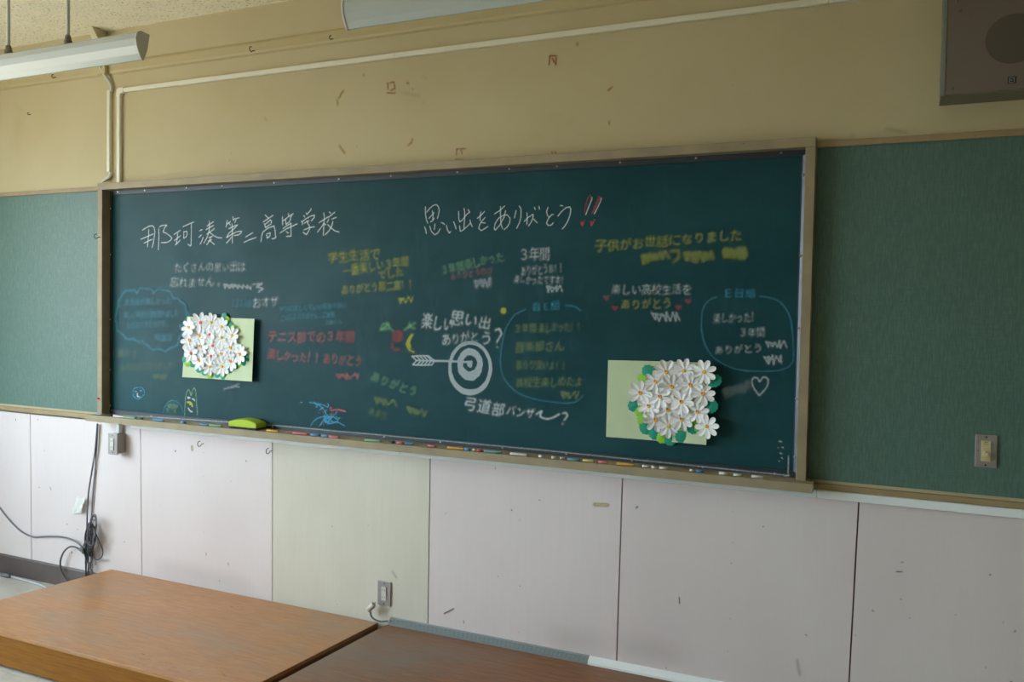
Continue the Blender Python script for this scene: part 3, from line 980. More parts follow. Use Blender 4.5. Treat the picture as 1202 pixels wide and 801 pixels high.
# (label, colour, alpha, softness px, strokes, texts, width px)
MSG = [
    ('white chalk heading along the upper part of the board near the windows', 'white', .85, .36, T1, [], .8),
    ('white chalk thank-you heading at the upper middle of the board', 'white', .88, .36, T2, [], .8),
    ('red chalk outlines of two exclamation marks and two hearts', 'red', .6, .42, T3, [], 1.1),
    ('white chalk archery target pierced by an arrow', 'grey', .9, .45, TG, [], 1.7),
    ('round blue chalk outline of a small face', 'cyan', .6, .4, face_ring, [], 1.0),
    ('white chalk features inside the small blue face', 'white', .8, .4, face_in, [], 1.0),
    ('blue chalk dome outline at the bottom edge of the board', 'cyan', .5, .4, dome, [], .9),
    ('pale chalk smudges inside the dome outline', 'mint', .35, .7, dome_in, [], 1.5),
    ('green chalk long-eared outline at the bottom edge of the board', 'mint', .6, .4, rabbit, [], .9),
    ('white chalk eyes and mouth inside the long-eared outline', 'white', .85, .4, rabbit_w, [], 1.0),
    ('yellow chalk nose inside the long-eared outline', 'yellow', .8, .4, rabbit_y, [], 1.0),
    ('faint blue chalk dash below the smaller flower paper', 'grey', .35, .6, smear, [], 1.3),
    ('blue chalk scribble above the chalk tray', 'blue', .7, .42, scrib, [], 1.0),
    ('pink chalk streaks over the blue scribble', 'pink', .65, .42, scrib_p, [], 1.0),
    ('faint blue chalk cloud outline', 'cyan', .38, .75, cloud, [], 1.3),
    ('blue chalk speech bubble around green writing', 'teal', .62, .6, bub2, [], 1.6),
    ('blue chalk speech bubble near the far end of the board', 'teal', .62, .6, bub3, [], 1.6),
    ('white chalk heart outline near the far end of the board', 'grey', .6, .7, heart, [], 2.0),
    ('white chalk message below the heading', 'grey', .55, 1.0, scribble(262, 336, 296, 337, 6, 15) + [[(296, 334), (308, 333), (301, 337), (309, 339), (303, 343)]], [('たくさんの思い出は', 204, 314.5, 288, 313, 12), ('忘れません。', 199, 332, 262, 331, 12)], 1.6),
    ('blue chalk message inside the cloud', 'cyan', .42, 1.0, [], [('大洗高が楽しかった', 146, 355, 201, 352.5, 8.5), ('楽しい高校生活を送れました', 145, 370, 209, 367.5, 8.5), ('いがありがとうです。', 149, 382, 199, 379.5, 8.5), ('卒業生', 181, 397, 203, 396, 8)], 1.2),
    ('blue chalk word beside the smaller flower paper', 'cyan', .5, .9, [], [('1313の', 271, 355, 295, 356, 11)], 1.2),
    ('white chalk word above the smaller flower paper', 'grey', .6, 1.0, [], [('おオザ', 296, 357, 327, 353, 13)], 1.2),
    ('blue chalk note of three lines', 'cyan', .5, .9, [], [('やりの楽しくていい先生の事に', 327, 363, 407, 358, 7.5), ('ごみみみありません。ご最高', 329, 374, 393, 369, 7.5), ('三年しし', 381, 379, 402, 377, 6)], 1.2),
    ('pink chalk message of the tennis club', 'pink', .46, 1.0, scribble(395, 442, 422, 442, 8, 9), [('テニス部での3年間', 314, 396, 416, 395.5, 14), ('楽しかった!!ありがとう', 314, 416, 425, 424, 13.5)], 1.3),
    ('faint olive chalk note near the bottom of the board', 'olive', .27, 1.1, scribble(181, 443, 197, 442, 7, 7), [('楽うで', 137, 415, 161, 415, 10), ('みずのかになりました!', 140, 433, 210, 428, 10)], 1.3),
    ('yellow chalk message on fun school years', 'yellow', .5, 1.0, scribble(467, 353, 484, 351, 8, 7), [('学生生活で', 384, 302.5, 446, 297.5, 14), ('一番楽しい3年間', 402, 319, 480, 306, 13), ('でした', 443, 324, 474, 319, 10), ('ありがとう那二高!!', 400, 341, 488, 333, 12)], 1.3),
    ('pale green chalk line on three school years', 'green', .5, 1.0, [], [('3年間楽しかった', 517, 318, 591, 301, 13)], 1.3),
    ('red chalk line below the pale green line', 'pink', .36, 1.0, [], [('ありがとうのび', 528, 325, 578, 317, 9)], 1.3),
    ('white rubbed-out word below the red line', 'grey', .45, 1.2, scribble(558, 334, 577, 332, 13, 8), [], 2.0),
    ('white chalk message of four short lines', 'grey', .6, 1.0, scribble(641, 339, 660, 339, 9, 8), [('3年間', 609, 299, 645, 297.5, 15.5), ('ありがとうお!!', 611, 319, 663, 313.5, 12), ('楽しかったです本!', 603, 328, 665, 329, 11)], 1.5),
    ('yellow chalk message from the children, wide letters', 'yellow', .48, 1.0, [], [('子供がお世話になりました', 698, 289, 871, 276, 14)], 1.4),
    ('yellow rubbed-out names under the wide letters', 'yellow', .42, 1.3, scribble(753, 305, 784, 299, 12, 12) + scribble(804, 302, 836, 300, 14, 12) + scribble(849, 298, 877, 297, 15, 12) + [[(786, 295), (796, 294), (797, 303), (790, 308)]], [], 2.0),
    ('white chalk line on fun high school life', 'grey', .58, 1.0, scribble(766, 372, 798, 372, 12, 12), [('楽しい高校生活を', 717, 340, 812, 340, 13)], 1.6),
    ('yellow chalk thank-you between four red hearts', 'yellow', .5, 1.0, [], [('ありがとう', 728, 358, 789, 356, 13)], 1.4),
    ('small red chalk hearts around the yellow thank-you', 'red', .38, .9, small_heart(712, 349) + small_heart(722, 361) + small_heart(796.6, 360.5) + small_heart(807.8, 353), [], 1.5),
    ('blue chalk word atop the bubble near the far end', 'teal', .8, .95, [], [('E日組', 848, 344.5, 887, 343.5, 11.5)], 1.4),
    ('white chalk message inside the bubble near the far end', 'grey', .55, 1.0, scribble(899, 405, 923, 404, 10, 10) + scribble(897, 423, 918, 422, 12, 10), [('楽しかった!', 837, 373.5, 890, 372, 13), ('3年間', 867, 391, 898, 390, 12), ('ありがとう', 838, 412, 895, 409, 11)], 1.6),
    ('white rubbed-out smear beside the chalk heart', 'grey', .22, 1.6, scribble(850, 462, 880, 452, 12, 10), [], 3.0),
    ('yellow chalk dot above the speech bubble', 'yellow', .75, 1.0, [circle(591, 365, 2.2, 2.4, 10), circle(591, 365, 1, 1, 6)], [], 3.0),
    ('white chalk message above the archery target', 'white', .55, 1.1, [[(581, 388), (586, 386), (589, 392), (584, 400), (583, 403)], [(583, 407), (584, 408)]], [('楽しい', 495, 377, 532, 381, 18), ('思い出', 528, 373, 577, 380, 17), ('ありがと', 518, 399, 562, 396, 14), ('う', 563, 397, 578, 397, 18)], 1.8),
    ('pink chalk flower drawing', 'red', .36, 1.0, flower_p, [], 1.8),
    ('green chalk leaves beside the pink flower drawing', 'green', .55, .9, leaf_g, [], 1.8),
    ('yellow chalk crescent beside the pink flower drawing', 'yellow', .65, .9, cres, [], 1.9),
    ('blue chalk word atop the middle speech bubble', 'teal', .8, .95, [], [('自E組', 624, 361, 657, 358.5, 11)], 1.4),
    ('green chalk lines inside the middle speech bubble', 'olive', .45, 1.0, scribble(659, 464, 678, 464, 10, 9), [('3年間', 603, 386, 630, 385, 12), ('楽しかった!!', 632, 385, 684, 383.5, 12), ('音楽部さん', 604, 408, 662, 406, 13), ('暮らり深いよ!!', 605, 429, 667, 429, 11.5), ('高校生楽しめたよ', 605, 449, 684, 448, 12)], 1.4),
    ('white chalk archery club message under the target', 'white', .6, 1.1, [smooth_path([(629, 487), (636, 483), (634, 489), (642, 492), (650, 490), (657, 486)]), [(660, 486), (664, 484.5), (666.5, 488), (662, 494)], [(660, 497), (661, 498.5)]], [('弓道部', 543, 474, 593, 482, 18), ('バンザ', 594, 482, 628, 485, 13)], 1.7),
    ('green chalk thank-you on a slant', 'green', .5, 1.0, [], [('ありがとう', 435, 441, 490, 461, 12)], 1.3),
    ('olive rubbed-out words near the chalk tray', 'olive', .42, 1.3, scribble(478, 481, 500, 486, 9, 9) + scribble(440, 470, 464, 474, 9, 8), [('あまた', 432, 482, 455, 489, 10)], 1.8),
    ('white chalk ticks in the lower corner of the board', 'white', .6, .5, [[(914, 518), (918, 519)], [(913, 525.5), (914, 526)], [(918, 525), (920, 526)], [(915, 532), (918, 533)], [(917, 537), (919, 539)], [(914, 541), (915, 542)]], [], 1.0),
    ('white chalk dust dragged along the bottom edge strip', 'white', .55, .5, [[(133, 487), (300, 497.6), (480, 514), (640, 529), (800, 545.5), (926, 558.5)], [(925.5, 535), (925, 557)], [(880, 561), (900, 563.5), (927, 565)], [(920, 560), (927, 558)]], [], .8),
]
chars = sorted({c for mm in MSG for t in mm[5] for c in t[0].translate(WIDE)})
load_glyphs(chars)
for lab, colr, al, soft, st, tx, wd in MSG:
    Yw = YC if 'edge strip' not in lab else YS - .0085
    dust_patch('chalk_writing', lab, 'chalk_' + colr, cb, Yw, [[tuple(p) for p in s] for s in st], tx, soft, al, wd)

# marks on the plaster and the dado
W6 = lambda *p: Z(360, 0, 3.535, *p)
ST = [
    ('brown', .6, .5, [W6((335, 342), (338, 372)), W6((345, 345), (362, 340), (366, 368), (348, 375)), W6((332, 385), (368, 387))]),
    ('brown', .7, .5, [W6((1008, 232), (1006, 272)), W6((1008, 232), (1038, 232)), W6((1018, 240), (1030, 262)), W6((1036, 235), (1034, 272))]),
    ('brown', .55, .5, [W6((622, 618), (660, 618)), W6((622, 618), (622, 645)), W6((640, 622), (645, 640)), W6((616, 662), (655, 664))]),
    ('brown', .55, .5, [W6((1000, 640), (1012, 652)), W6((1015, 630), (1028, 650)), W6((1030, 628), (1040, 652))]),
    ('ochre', .55, .8, [W6((155, 375), (142, 390), (136, 408)), W6((135, 602), (145, 620), (160, 638)), W6((440, 575), (435, 592), (420, 604)), W6((415, 342), (424, 346)), W6((438, 368), (442, 372)), W6((236, 308), (238, 316)), W6((1122, 175), (1123, 190))]),
    ('soot', .13, 1.6, [W6((480, 318), (500, 325)), W6((483, 420), (488, 430)), W6((395, 385), (470, 398)), (W6((680, 275), (682, 285)), 12), (W6((855, 290), (856, 296)), 10)]),
    ('ochre', .6, .6, [Z(600, 0, 3.005, (340, 318), (358, 306)), Z(600, 0, 3.005, (342, 322), (352, 312)), Z(600, 0, 3.005, (346, 425), (346, 440))]),
    ('soot', .22, 1.2, [(Z(900, 100, 3.98, (395, 235), (408, 236)), 4), (Z(900, 100, 3.98, (555, 205), (580, 208)), 3), Z(900, 100, 3.98, (580, 208), (660, 222)), Z(0, 0, 3, (930, 415), (940, 425)), Z(0, 0, 3, (1185, 345), (1190, 370))]),
]
for c_n, al, soft, st in ST:
    dust_patch('stain', None, 'stain_' + c_n, wf, -.0012, st, (), soft, al, 1.3)
D4 = lambda *p: Z(600, 560, 3.325, *p)
D5b = lambda *p: Z(900, 480, 3.98, *p)
D1 = lambda *p: Z(0, 480, 3.756, *p)
dots = [D4((32, 168), (34, 169)), D4((34, 427), (35, 428)), D4((863, 257), (864, 258)), D4((858, 337), (861, 338)), D4((854, 553), (856, 554)), D4((108, 91), (113, 91)), D4((656, 470), (657, 495)), D4((865, 134), (866, 135)), D4((844, 681), (846, 682)), D4((1148, 616), (1155, 620)),
        D5b((628, 718), (636, 718)), D5b((1040, 774), (1045, 778)), D5b((605, 762), (635, 762)), D1((170, 345), (175, 349)), D1((220, 345), (226, 360)), D1((703, 427), (704, 428)), D1((896, 297), (897, 298)), D1((898, 366), (899, 367)), D1((900, 544), (901, 545)), D1((1005, 680), (1008, 692)), D1((908, 635), (910, 648)), D1((895, 192), (897, 194)),
        Z(320, 640, 3.756, (1090, 180), (1091, 183)), Z(320, 640, 3.756, (842, 335), (844, 346)), Z(320, 640, 3.756, (755, 303), (800, 280)), Z(320, 640, 3.756, (1084, 383), (1085, 385)), Z(320, 640, 3.756, (554, 177), (555, 178)), Z(320, 640, 3.756, (284, 262), (285, 264)),
        Z(950, 560, 3.325, (706, 381), (708, 383)), Z(950, 560, 3.325, (390, 551), (393, 553)), Z(950, 560, 3.325, (570, 539), (573, 540)), Z(950, 560, 3.325, (688, 744), (690, 746)), Z(950, 560, 3.325, (180, 617), (182, 619)), Z(950, 560, 3.325, (800, 605), (806, 600)), Z(950, 560, 3.325, (356, 476), (359, 480)), Z(950, 560, 3.325, (246, 520), (251, 526))]
dust_patch('stain', None, 'stain_darkstain', wf, -.0012, dots, (), .4, .75, 1.0)
dust_patch('stain', None, 'stain_darkstain', wf, -.0012, [D4((1116, 712), (1120, 740), (1127, 775)), Z(320, 640, 3.756, (525, 115), (548, 148))], (), 1.0, .3, 1.4)
dust_patch('stain', None, 'stain_soot', wf, -.0012, [(D4((150, 620), (250, 640), (370, 650)), 14), (D4((430, 660), (640, 690)), 12), (Z(60, 580, 6.675, (350, 560), (430, 400), (390, 220)), 6), (D1((700, 690), (1100, 780)), 10)], (), 7, .09, 8)
dust_patch('tape_residue', 'beige strip of old tape on the dado board', 'stain_paletape', wf, -.0013, [(D4((322, 108), (380, 110)), 4.5)], (), .5, .8, 4.5)
dust_patch('tape_residue', 'small yellow tape scrap on the dado board', 'stain_paletape', wf, -.0013, [(D1((846, 165), (848, 184)), 3.0)], (), .4, .95, 3)

# ------------------------------------------------------------------ cable raceways on the wall
def raceway(label, x0, x1, z0, z1, y, material, joints=()):
    o = thing('cable_raceway', label, 'raceway', ((x0 + x1) / 2, 0, z0))
    xs = [x0] + list(joints) + [x1]
    for i in range(len(xs) - 1):
        MB().box(xs[i] + .0006, xs[i + 1] - .0006, y, -.0005, z0, z1).build('cover', material, o, bevel=.003)
    return o


raceway('white plastic cable raceway under the chalk tray', .846, XR - .002, .9815, 1.0128, -.022, 'white_mould', (2.58, 4.412, 5.6))
# raceway running high along the plaster, then down behind the board
o = thing('cable_raceway', 'cream cable raceway running along the upper plaster and down to the chalkboard', 'raceway', (.745, 0, 2.3))
x1 = XR - .002
z_l, z_r = at(148, 107.5)[2], at(900, 5)[2]
for xa, xb in ((.775, 2.52), (2.52, 4.4), (4.4, x1)):
    za, zb = 2.818, 2.842
    MB().box(xa + .0006, xb - .0006, -.02, -.0005, za, zb).build('cover', 'cream_mould', o, bevel=.003)
MB().box(.733, .757, -.02, -.0005, 2.3245, 2.81).build('cover', 'cream_mould', o, bevel=.003)
MB().prism([(.731, 2.80), (.759, 2.80), (.762, 2.812), (.785, 2.815), (.785, 2.845), (.752, 2.845), (.735, 2.836)], 'y', -.0225, -.0005).build('elbow', 'cream_mould', o, bevel=.002)
# riser beside it with a flexible conduit at each end
o = thing('cable_riser', 'slim grey-white cable riser dropping from the lamp to the chalkboard corner', 'raceway', (.668, 0, 2.35))
MB().box(.657, .679, -.02, -.0005, 2.392, 2.84).build('cover', 'cream_mould', o, bevel=.003)
P = [at(117, 74, -.045), at(118.5, 80, -.035), at(122, 87, -.025), at(127, 94, -.014), at(130.5, 101, -.012), at(131, 108, -.012)]
MB().tube(smooth_path(P, 5), .0085, 8).build('conduit', 'rod_grey', o, smooth=True)
P = [at(130, 203, -.012), at(129, 207, -.014), at(125.5, 210, -.016), at(121, 213, -.02), (.607, -.018, 2.338)]
MB().tube(smooth_path(P[:4], 5), .009, 8).build('conduit', 'rod_grey', o, smooth=True)
# trunking where the lamp feed meets the ceiling
o = thing('ceiling_duct', 'cream wedge-shaped cable duct in the corner of ceiling and wall behind the lamp', 'duct', (.61, 0, ZC))
MB().hexa([(.60, -.05, 3.09), (.645, -.05, 3.09), (.645, -.0005, 3.06), (.60, -.0005, 3.06)], [(.59, -.10, ZC - .001), (.638, -.10, ZC - .001), (.638, -.0005, ZC - .001), (.59, -.0005, ZC - .001)]).build('box', 'trunk_cream', o, bevel=.003)
MB().box(.602, .664, -.038, -.0165, 2.928, 2.99).build('junction_cover', 'cream_rail', o, bevel=.003)

# ------------------------------------------------------------------ lamps hung in front of the board
def lamp(label, x0, x1, rods):
    o = thing('chalkboard_lamp', label, 'lamp', ((x0 + x1) / 2, -.98, 2.6), 'chalkboard lamps hung from the ceiling')
    prof = [(-.952, 2.705), (-.992, 2.707), (-1.006, 2.697), (-1.012, 2.676), (-1.008, 2.65), (-.996, 2.622), (-.984, 2.602), (-.979, 2.601), (-.99, 2.625), (-1.002, 2.652), (-1.005, 2.676), (-1.0, 2.692), (-.99, 2.698), (-.952, 2.698)]
    MB().prism(prof, 'x', x0 + .008, x1 - .008).build('reflector', 'lamp_white', o)
    for xe, s in ((x0, 1), (x1, -1)):
        MB().prism([(-.948, 2.706), (-.992, 2.709), (-1.008, 2.699), (-1.0145, 2.676), (-1.01, 2.648), (-.998, 2.62), (-.984, 2.599), (-.976, 2.600), (-.958, 2.65)], 'x', xe, xe + s * .009).build('end_cap', 'lamp_end', o, bevel=.0015)
    MB().tube([(x0 + .03, -.974, 2.672), (x1 - .03, -.974, 2.672)], .0125, 12).build('tube', 'tube_glass', o, smooth=True)
    for xe in (x0 + .02, x1 - .02):
        MB().box(xe - .012, xe + .012, -.985, -.962, 2.656, 2.699).build('lampholder', 'lamp_white', o)
    for xr in rods:
        r = MB().tube([(xr, -.974, 2.725), (xr, -.974, ZC - .012)], .0072, 12)
        r = r.build('pendant_rod', 'rod_grey', o, smooth=True)
        MB().tube([(xr, -.974, 2.704), (xr, -.974, 2.709), (xr, -.974, 2.722), (xr, -.974, 2.728), (xr, -.974, 2.742), (xr, -.974, 2.746)], [.0165, .0165, .0165, .013, .011, .0085], 12).build('coupling', 'zinc', r)
        MB().tube([(xr, -.974, ZC - .025), (xr, -.974, ZC - .001)], [.012, .03], 14).build('ceiling_rose', 'rod_grey', r)
    return o


lamp('white chalkboard lamp on two rods above the window end of the board', .79, 2.003, (1.214, 1.578))
lamp('white chalkboard lamp cut off at the top above the board middle', 2.946, 4.16, (3.37, 3.734))

# ------------------------------------------------------------------ speaker
o = thing('wall_speaker', 'grey-brown boxed wall speaker high above the pin board', 'speaker', (5.0, 0, 2.42))
sx0, sx1, sz0, sz1 = 4.777, 5.19, 2.414, 2.80
MB().box(sx0, sx1, -.14, -.0005, sz0, sz1).build('cabinet', 'speaker_case', o, bevel=.002)
m = MB()
m.box(sx0 - .001, sx0 + .012, -.149, -.135, sz0 - .001, sz1).box(sx1 - .012, sx1 + .001, -.149, -.135, sz0 - .001, sz1)
m.build('edge_trim', 'speaker_edge', o, bevel=.001)
face = MB().box(sx0 + .011, sx1 - .011, -.1475, -.139, sz0 + .003, sz1 - .004).build('front_panel', 'speaker_face', o)
MB().tube([(4.985, -.1478, 2.583), (4.985, -.1484, 2.583)], .081, 40).build('grille', 'speaker_cloth', face)
for q in ((1118, 104), (1123.5, 1.5), (1127.5, 12.5)):
    P = at(*q, -.148)
    MB().tube([(P[0], -.1478, P[2]), (P[0], -.1505, P[2]), (P[0], -.1515, P[2])], [.0052, .0048, .0025], 10).build('screw', 'zinc', face)
P = at(1188, 94, -.148)
lg = MB().box(P[0] - .0125, P[0] + .0125, -.1492, -.147, P[2] - .0115, P[2] + .0115).build('badge', 'logo_black', face)
m = MB()
for (a0, b0, a1, b1) in ((-.009, -.009, -.0065, .009), (-.009, .006, .003, .0085), (-.009, -.0015, .002, .001), (-.009, -.009, .003, -.0065), (.005, -.009, .0075, .009), (.002, .004, .0075, .0065)):
    m.box(P[0] + a0, P[0] + a1, -.1497, -.149, P[2] + b0, P[2] + b1)
m.build('emblem', 'logo_line', lg)

# ------------------------------------------------------------------ electrical plates
P0, P1 = at(1145, 509.5, -.008), at(1169.5, 550, -.008)
x0, x1, z0, z1 = P0[0], P1[0], P1[2], P0[2]
xc, zc = (x0 + x1) / 2, (z0 + z1) / 2
o = thing('dimmer_switch', 'metal wall plate with ivory dimmer knob on the dim pin board', 'switch', (xc, -.006, z0))
MB().box(x0, x1, -.0125, -.006, z0, z1).build('plate', 'steel_plate', o, bevel=.0025)
ins = MB().box(xc - .015, xc + .015, -.0155, -.012, zc - .036, zc + .036).build('insert', 'ivory', o, bevel=.001)
MB().tube([(xc - .001, -.0155, zc - .010), (xc - .001, -.0285, zc - .010), (xc - .001, -.030, zc - .010)], [.0095, .0088, .0075], 20).build('knob', 'knob_cream', ins)
MB().box(xc - .007, xc + .006, -.0159, -.0154, zc + .031, zc + .0325).box(xc - .009, xc + .008, -.0159, -.0154, zc + .024, zc + .0252).build('printed_mark', 'slot_dark', ins)
for dz in (-.049, .049):
    MB().tube([(xc, -.0124, zc + dz), (xc, -.0142, zc + dz)], .0032, 10).build('screw', 'slot_dark', o)
MB().tube([(xc - .024, -.0124, zc), (xc - .024, -.0135, zc)], .0018, 8).build('pin_hole', 'slot_dark', o)


def receptacle(parent, xc, zc, y):
    r = MB().box(xc - .0135, xc + .0135, y - .004, y, zc - .033, zc + .033).build('receptacle', 'socket_white', parent, bevel=.0012)
    m = MB()
    for dz in (.017, -.017):
        m.box(xc - .0072, xc - .0052, y - .0044, y - .0035, zc + dz - .005, zc + dz + .005)
        m.box(xc + .0052, xc + .0072, y - .0044, y - .0035, zc + dz - .004, zc + dz + .004)
    m.build('slots', 'slot_dark', r)


P0, P1 = at(443.5, 681.5, -.005), at(458.5, 712.5, -.005)
x0, x1, z0, z1 = P0[0], P1[0], P1[2], P0[2]
xc, zc = (x0 + x1) / 2, (z0 + z1) / 2
o = thing('wall_outlet', 'metal power outlet plate low on the pale greenish dado board', 'outlet', (xc, 0, z0))
MB().box(x0, x1, -.0065, -.0003, z0, z1).build('plate', 'steel_plate', o, bevel=.002)
receptacle(o, xc, zc, -.0063)
for dz in (-.048, .048):
    MB().tube([(xc, -.0062, zc + dz), (xc, -.008, zc + dz)], .003, 8).build('screw', 'slot_dark', o)

o = thing('outlet_box', 'grey surface-mounted power outlet box just under the chalk tray', 'outlet', (.754, 0, .835))
MB().box(.719, .789, -.052, -.0003, .838, .946).build('box', 'box_grey', o, bevel=.005)
MB().box(.717, .788, -.058, -.0515, .832, .950).build('plate', 'steel_plate', o, bevel=.002)
receptacle(o, .749, .891, -.0578)
for dz in (-.048, .048):
    MB().tube([(.752, -.0576, .891 + dz), (.752, -.0592, .891 + dz)], .003, 8).build('screw', 'slot_dark', o)
MB().box(.744, .768, -.03, -.0005, .946, 1.0135).build('conduit', 'white_mould', o, bevel=.004)

# ------------------------------------------------------------------ hooks and pin
def hook(name, label, q, s, y0, cat='hook', group='small metal hooks'):
    P = at(*q, y0)
    o = MB()
    x, z = P[0], P[2]
    pts = [(x, y0 + .006, z), (x, y0 - .012 * s, z)]
    for i in range(9):
        g = -1.5 + i / 8 * 4.2
        pts.append((x - .0 - .009 * s * 0, y0 - .012 * s - .011 * s * (math.cos(g) - math.cos(-1.5)), z - .011 * s - .011 * s * math.sin(g)))
    pts = [(x, y0 + .002, z), (x, y0 - .01 * s, z), (x, y0 - .017 * s, z - .002 * s)]
    for i in range(10):
        g = -.5 - i / 9 * 4.6
        pts.append((x, y0 - .032 * s + .015 * s * math.cos(g), z + .003 * s + .015 * s * math.sin(g)))
    o.tube(smooth_path(pts, 3), .002, 6)
    b = o.build(name, 'hook_dark', None, smooth=True)
    # origin at the wall
    b.data.transform(Matrix.Translation((-x, -y0, -z)))
    b.location = (x, y0, z)
    return tag(b, label, cat, group)


hook('cup_hook', 'small black hook screwed into the dado board nearer the grey outlet box', (239, 521), .9, -.0005)
hook('cup_hook', 'small black hook at the joint beside the pale greenish dado board', (319, 529.5), .9, -.0005)
hook('cup_hook', 'dark hook poking out of the chalkboard frame side facing the window', (117.5, 278.5), .8, FY - .0005)
hook('wall_hook', 'dark bent hook on the ceiling rail right of the cable riser', (299, 60), .8, -.0165)
hook('wall_hook', 'dark bent hook on the ceiling rail left of the second lamp', (391, 46), .6, -.0165)
hook('wall_hook', 'dark bent hook on the ceiling rail under the first lamp', (66, 91), .6, -.0165)
hook('wall_hook', 'tiny dark hook alone on the plaster below the first lamp', (36, 134.5), .4, -.0005)
P = at(116, 468, FY)
o = thing('push_pin', 'red push pin in the chalkboard frame', 'pin', (P[0], FY, P[2]))
MB().tube([(P[0], FY - .0003, P[2]), (P[0], FY - .004, P[2]), (P[0], FY - .009, P[2]), (P[0], FY - .011, P[2])], [.006, .0035, .004, .0065], 12).build('head', 'pin_red', o)

# ------------------------------------------------------------------ teacher platforms
ZP = .18


def platform(label, bl, br, fr_, fl_, top):
    o = thing('teacher_platform', label, 'platform', ((bl[0] + br[0]) / 2, -.45, ZF), 'wooden platforms along the front wall')
    t = .018
    lo = [(*fl_, ZP - t), (*fr_, ZP - t), (*br, ZP - t), (*bl, ZP - t)]
    hi = [(*fl_, ZP), (*fr_, ZP), (*br, ZP), (*bl, ZP)]
    MB().hexa(lo, hi).build('top', top, o, bevel=.002)
    y0 = fl_[1] + .004
    MB().box(fl_[0] + .004, fr_[0] - .004, y0, y0 + .02, ZF + .014, ZP - t).build('front_board', 'platform_front', o)
    MB().box(fl_[0] + .02, fr_[0] - .02, y0 + .02, y0 + .05, ZF, ZF + .03).build('plinth', 'slot_dark', o)
    for (p, q, s) in ((fl_, bl, 1), (fr_, br, -1)):
        lo = [(p[0] + .004 * s, p[1] + .024, ZF), (p[0] + .022 * s, p[1] + .024, ZF), (q[0] + .022 * s, q[1], ZF), (q[0] + .004 * s, q[1], ZF)]
        hi = [(a_, b__, ZP - t) for a_, b__, _ in lo]
        MB().hexa(lo, hi).build('side_board', 'platform_top_worn', o)
    return o


platform('light wooden teacher platform at the window end, its corner free of the wall', (.708, -.026), (2.476, -.026), (2.420, -.900), (.616, -.902), 'platform_top')
platform('darker worn wooden teacher platform nearer the viewer', (2.525, -.028), (4.33, -.028), (4.28, -.905), (2.474, -.903), 'platform_top_worn')

# cable cover strip between platform and wall
xs0, xs1 = at(459, 728)[0], at(692, 771)[0]
o = thing('cable_cover', 'grey ridged cable cover strip along the back edge of the darker platform', 'raceway', (3.0, 0, .18))
pr = [(-.0005, ZP - .01), (-.026, ZP - .01), (-.026, ZP + .006)]
for i in range(4):
    a0 = i / 4
    pr += [(-.026 + .022 * a0 - .001, ZP + .006 + .022 * a0 + .002), (-.026 + .022 * (a0 + .12), ZP + .006 + .022 * (a0 + .12) + .001), (-.026 + .022 * (a0 + .19) + .002, ZP + .006 + .022 * (a0 + .15) - .003)]
pr += [(-.0005, ZP + .029)]
MB().prism(pr, 'x', xs0, xs1).build('ridged_strip', 'grey_strip', o)
MB().box(xs0 - .0, xs0 + .006, -.024, -.0008, ZP - .01, ZP + .02).build('end_lip', 'light_cable', o)
o = thing('cable_raceway', 'flat white cable moulding continuing the grey strip behind the darker platform', 'raceway', (4.2, 0, .18))
MB().prism([(-.0005, ZP - .01), (-.026, ZP - .01), (-.026, ZP + .008), (-.02, ZP + .018), (-.0005, ZP + .028)], 'x', xs1 + .001, 5.3).build('cover', 'white_mould', o)

# ------------------------------------------------------------------ loose cables
def cable(name, label, px, r, material, Ys, cat='cable', n=6, group=None):
    pts = [at(p[0], p[1], y) for p, y in zip(px, Ys)]
    b = MB().tube(smooth_path(pts, 6), r, 8).build(name, material, None, smooth=True)
    return tag(b, label, cat, group)


def lerp(a, b, n):
    return [a + (b - a) * i / (n - 1) for i in range(n)]


cable('hanging_cable', 'thick grey cable hanging from the chalk tray, nearer the window', [(114.2, 497.5), (111.5, 530), (107.5, 555), (103.5, 582), (102.2, 610), (102, 640), (100.5, 676)], .0045, 'grey_cable', [-.016] * 7)
cable('hanging_cable', 'thin grey cable hanging from the chalk tray, nearer the outlet box', [(115, 498), (113.2, 530), (111, 560), (108.5, 590), (107.5, 615), (107, 650), (106.5, 674)], .0036, 'grey_cable', [-.007] * 7)
pts = []
for i in range(80):                                     # coil gathered in a bundle
    g = i * .95
    k = i / 79
    cx = 107.5 + 2.5 * math.sin(i * .37) - 5 * k
    cy = 618 + 32 * k + 4 * math.sin(i * .7)
    pts.append(at(cx + 3.6 * math.cos(g), cy + (13 - 4 * k) * math.sin(g), -.038 + .012 * math.cos(i * 1.3)))
b = tag(MB().tube(smooth_path(pts, 5), .0034, 6).build('coiled_cable', 'dark_cable', None, smooth=True), 'dark cable coiled into a bundle against the dado board', 'cable')
pts = [at(106 + dx, 612 + dy, -.056) for dx, dy in ((0, 0), (3, -7), (6.5, -6), (7, 6), (4, 18), (2, 28), (-3, 25), (-2, 8), (3, -2), (7, 4), (5, 20))]
tag(MB().tube(smooth_path(pts, 5), .0036, 6).build('coiled_cable', 'grey_cable', None, smooth=True), 'grey cable loop lying over the dark coiled bundle', 'cable')
cable('looped_cable', 'thin dark cable drooping in a loop on the outlet side of the bundle', [(111, 622), (115, 633), (120.5, 646), (119.5, 654), (114, 657.2), (108.5, 654), (106.8, 645), (107, 630)], .003, 'dark_cable', lerp(-.03, -.03, 8))
cable('wall_cable', 'grey cable running in from the picture edge across the dado board to the bundle', [(-110, 470), (-60, 520), (-20, 568), (0, 596.5), (8, 607), (18, 618), (28, 626), (40, 630.5), (58, 629.8), (72, 630.5), (85, 634), (94, 640), (99, 650), (104, 662), (108.5, 674)], .005, 'grey_cable', [-.006] * 8 + [-.007, -.012, -.025, -.04, -.04, -.035, -.03])
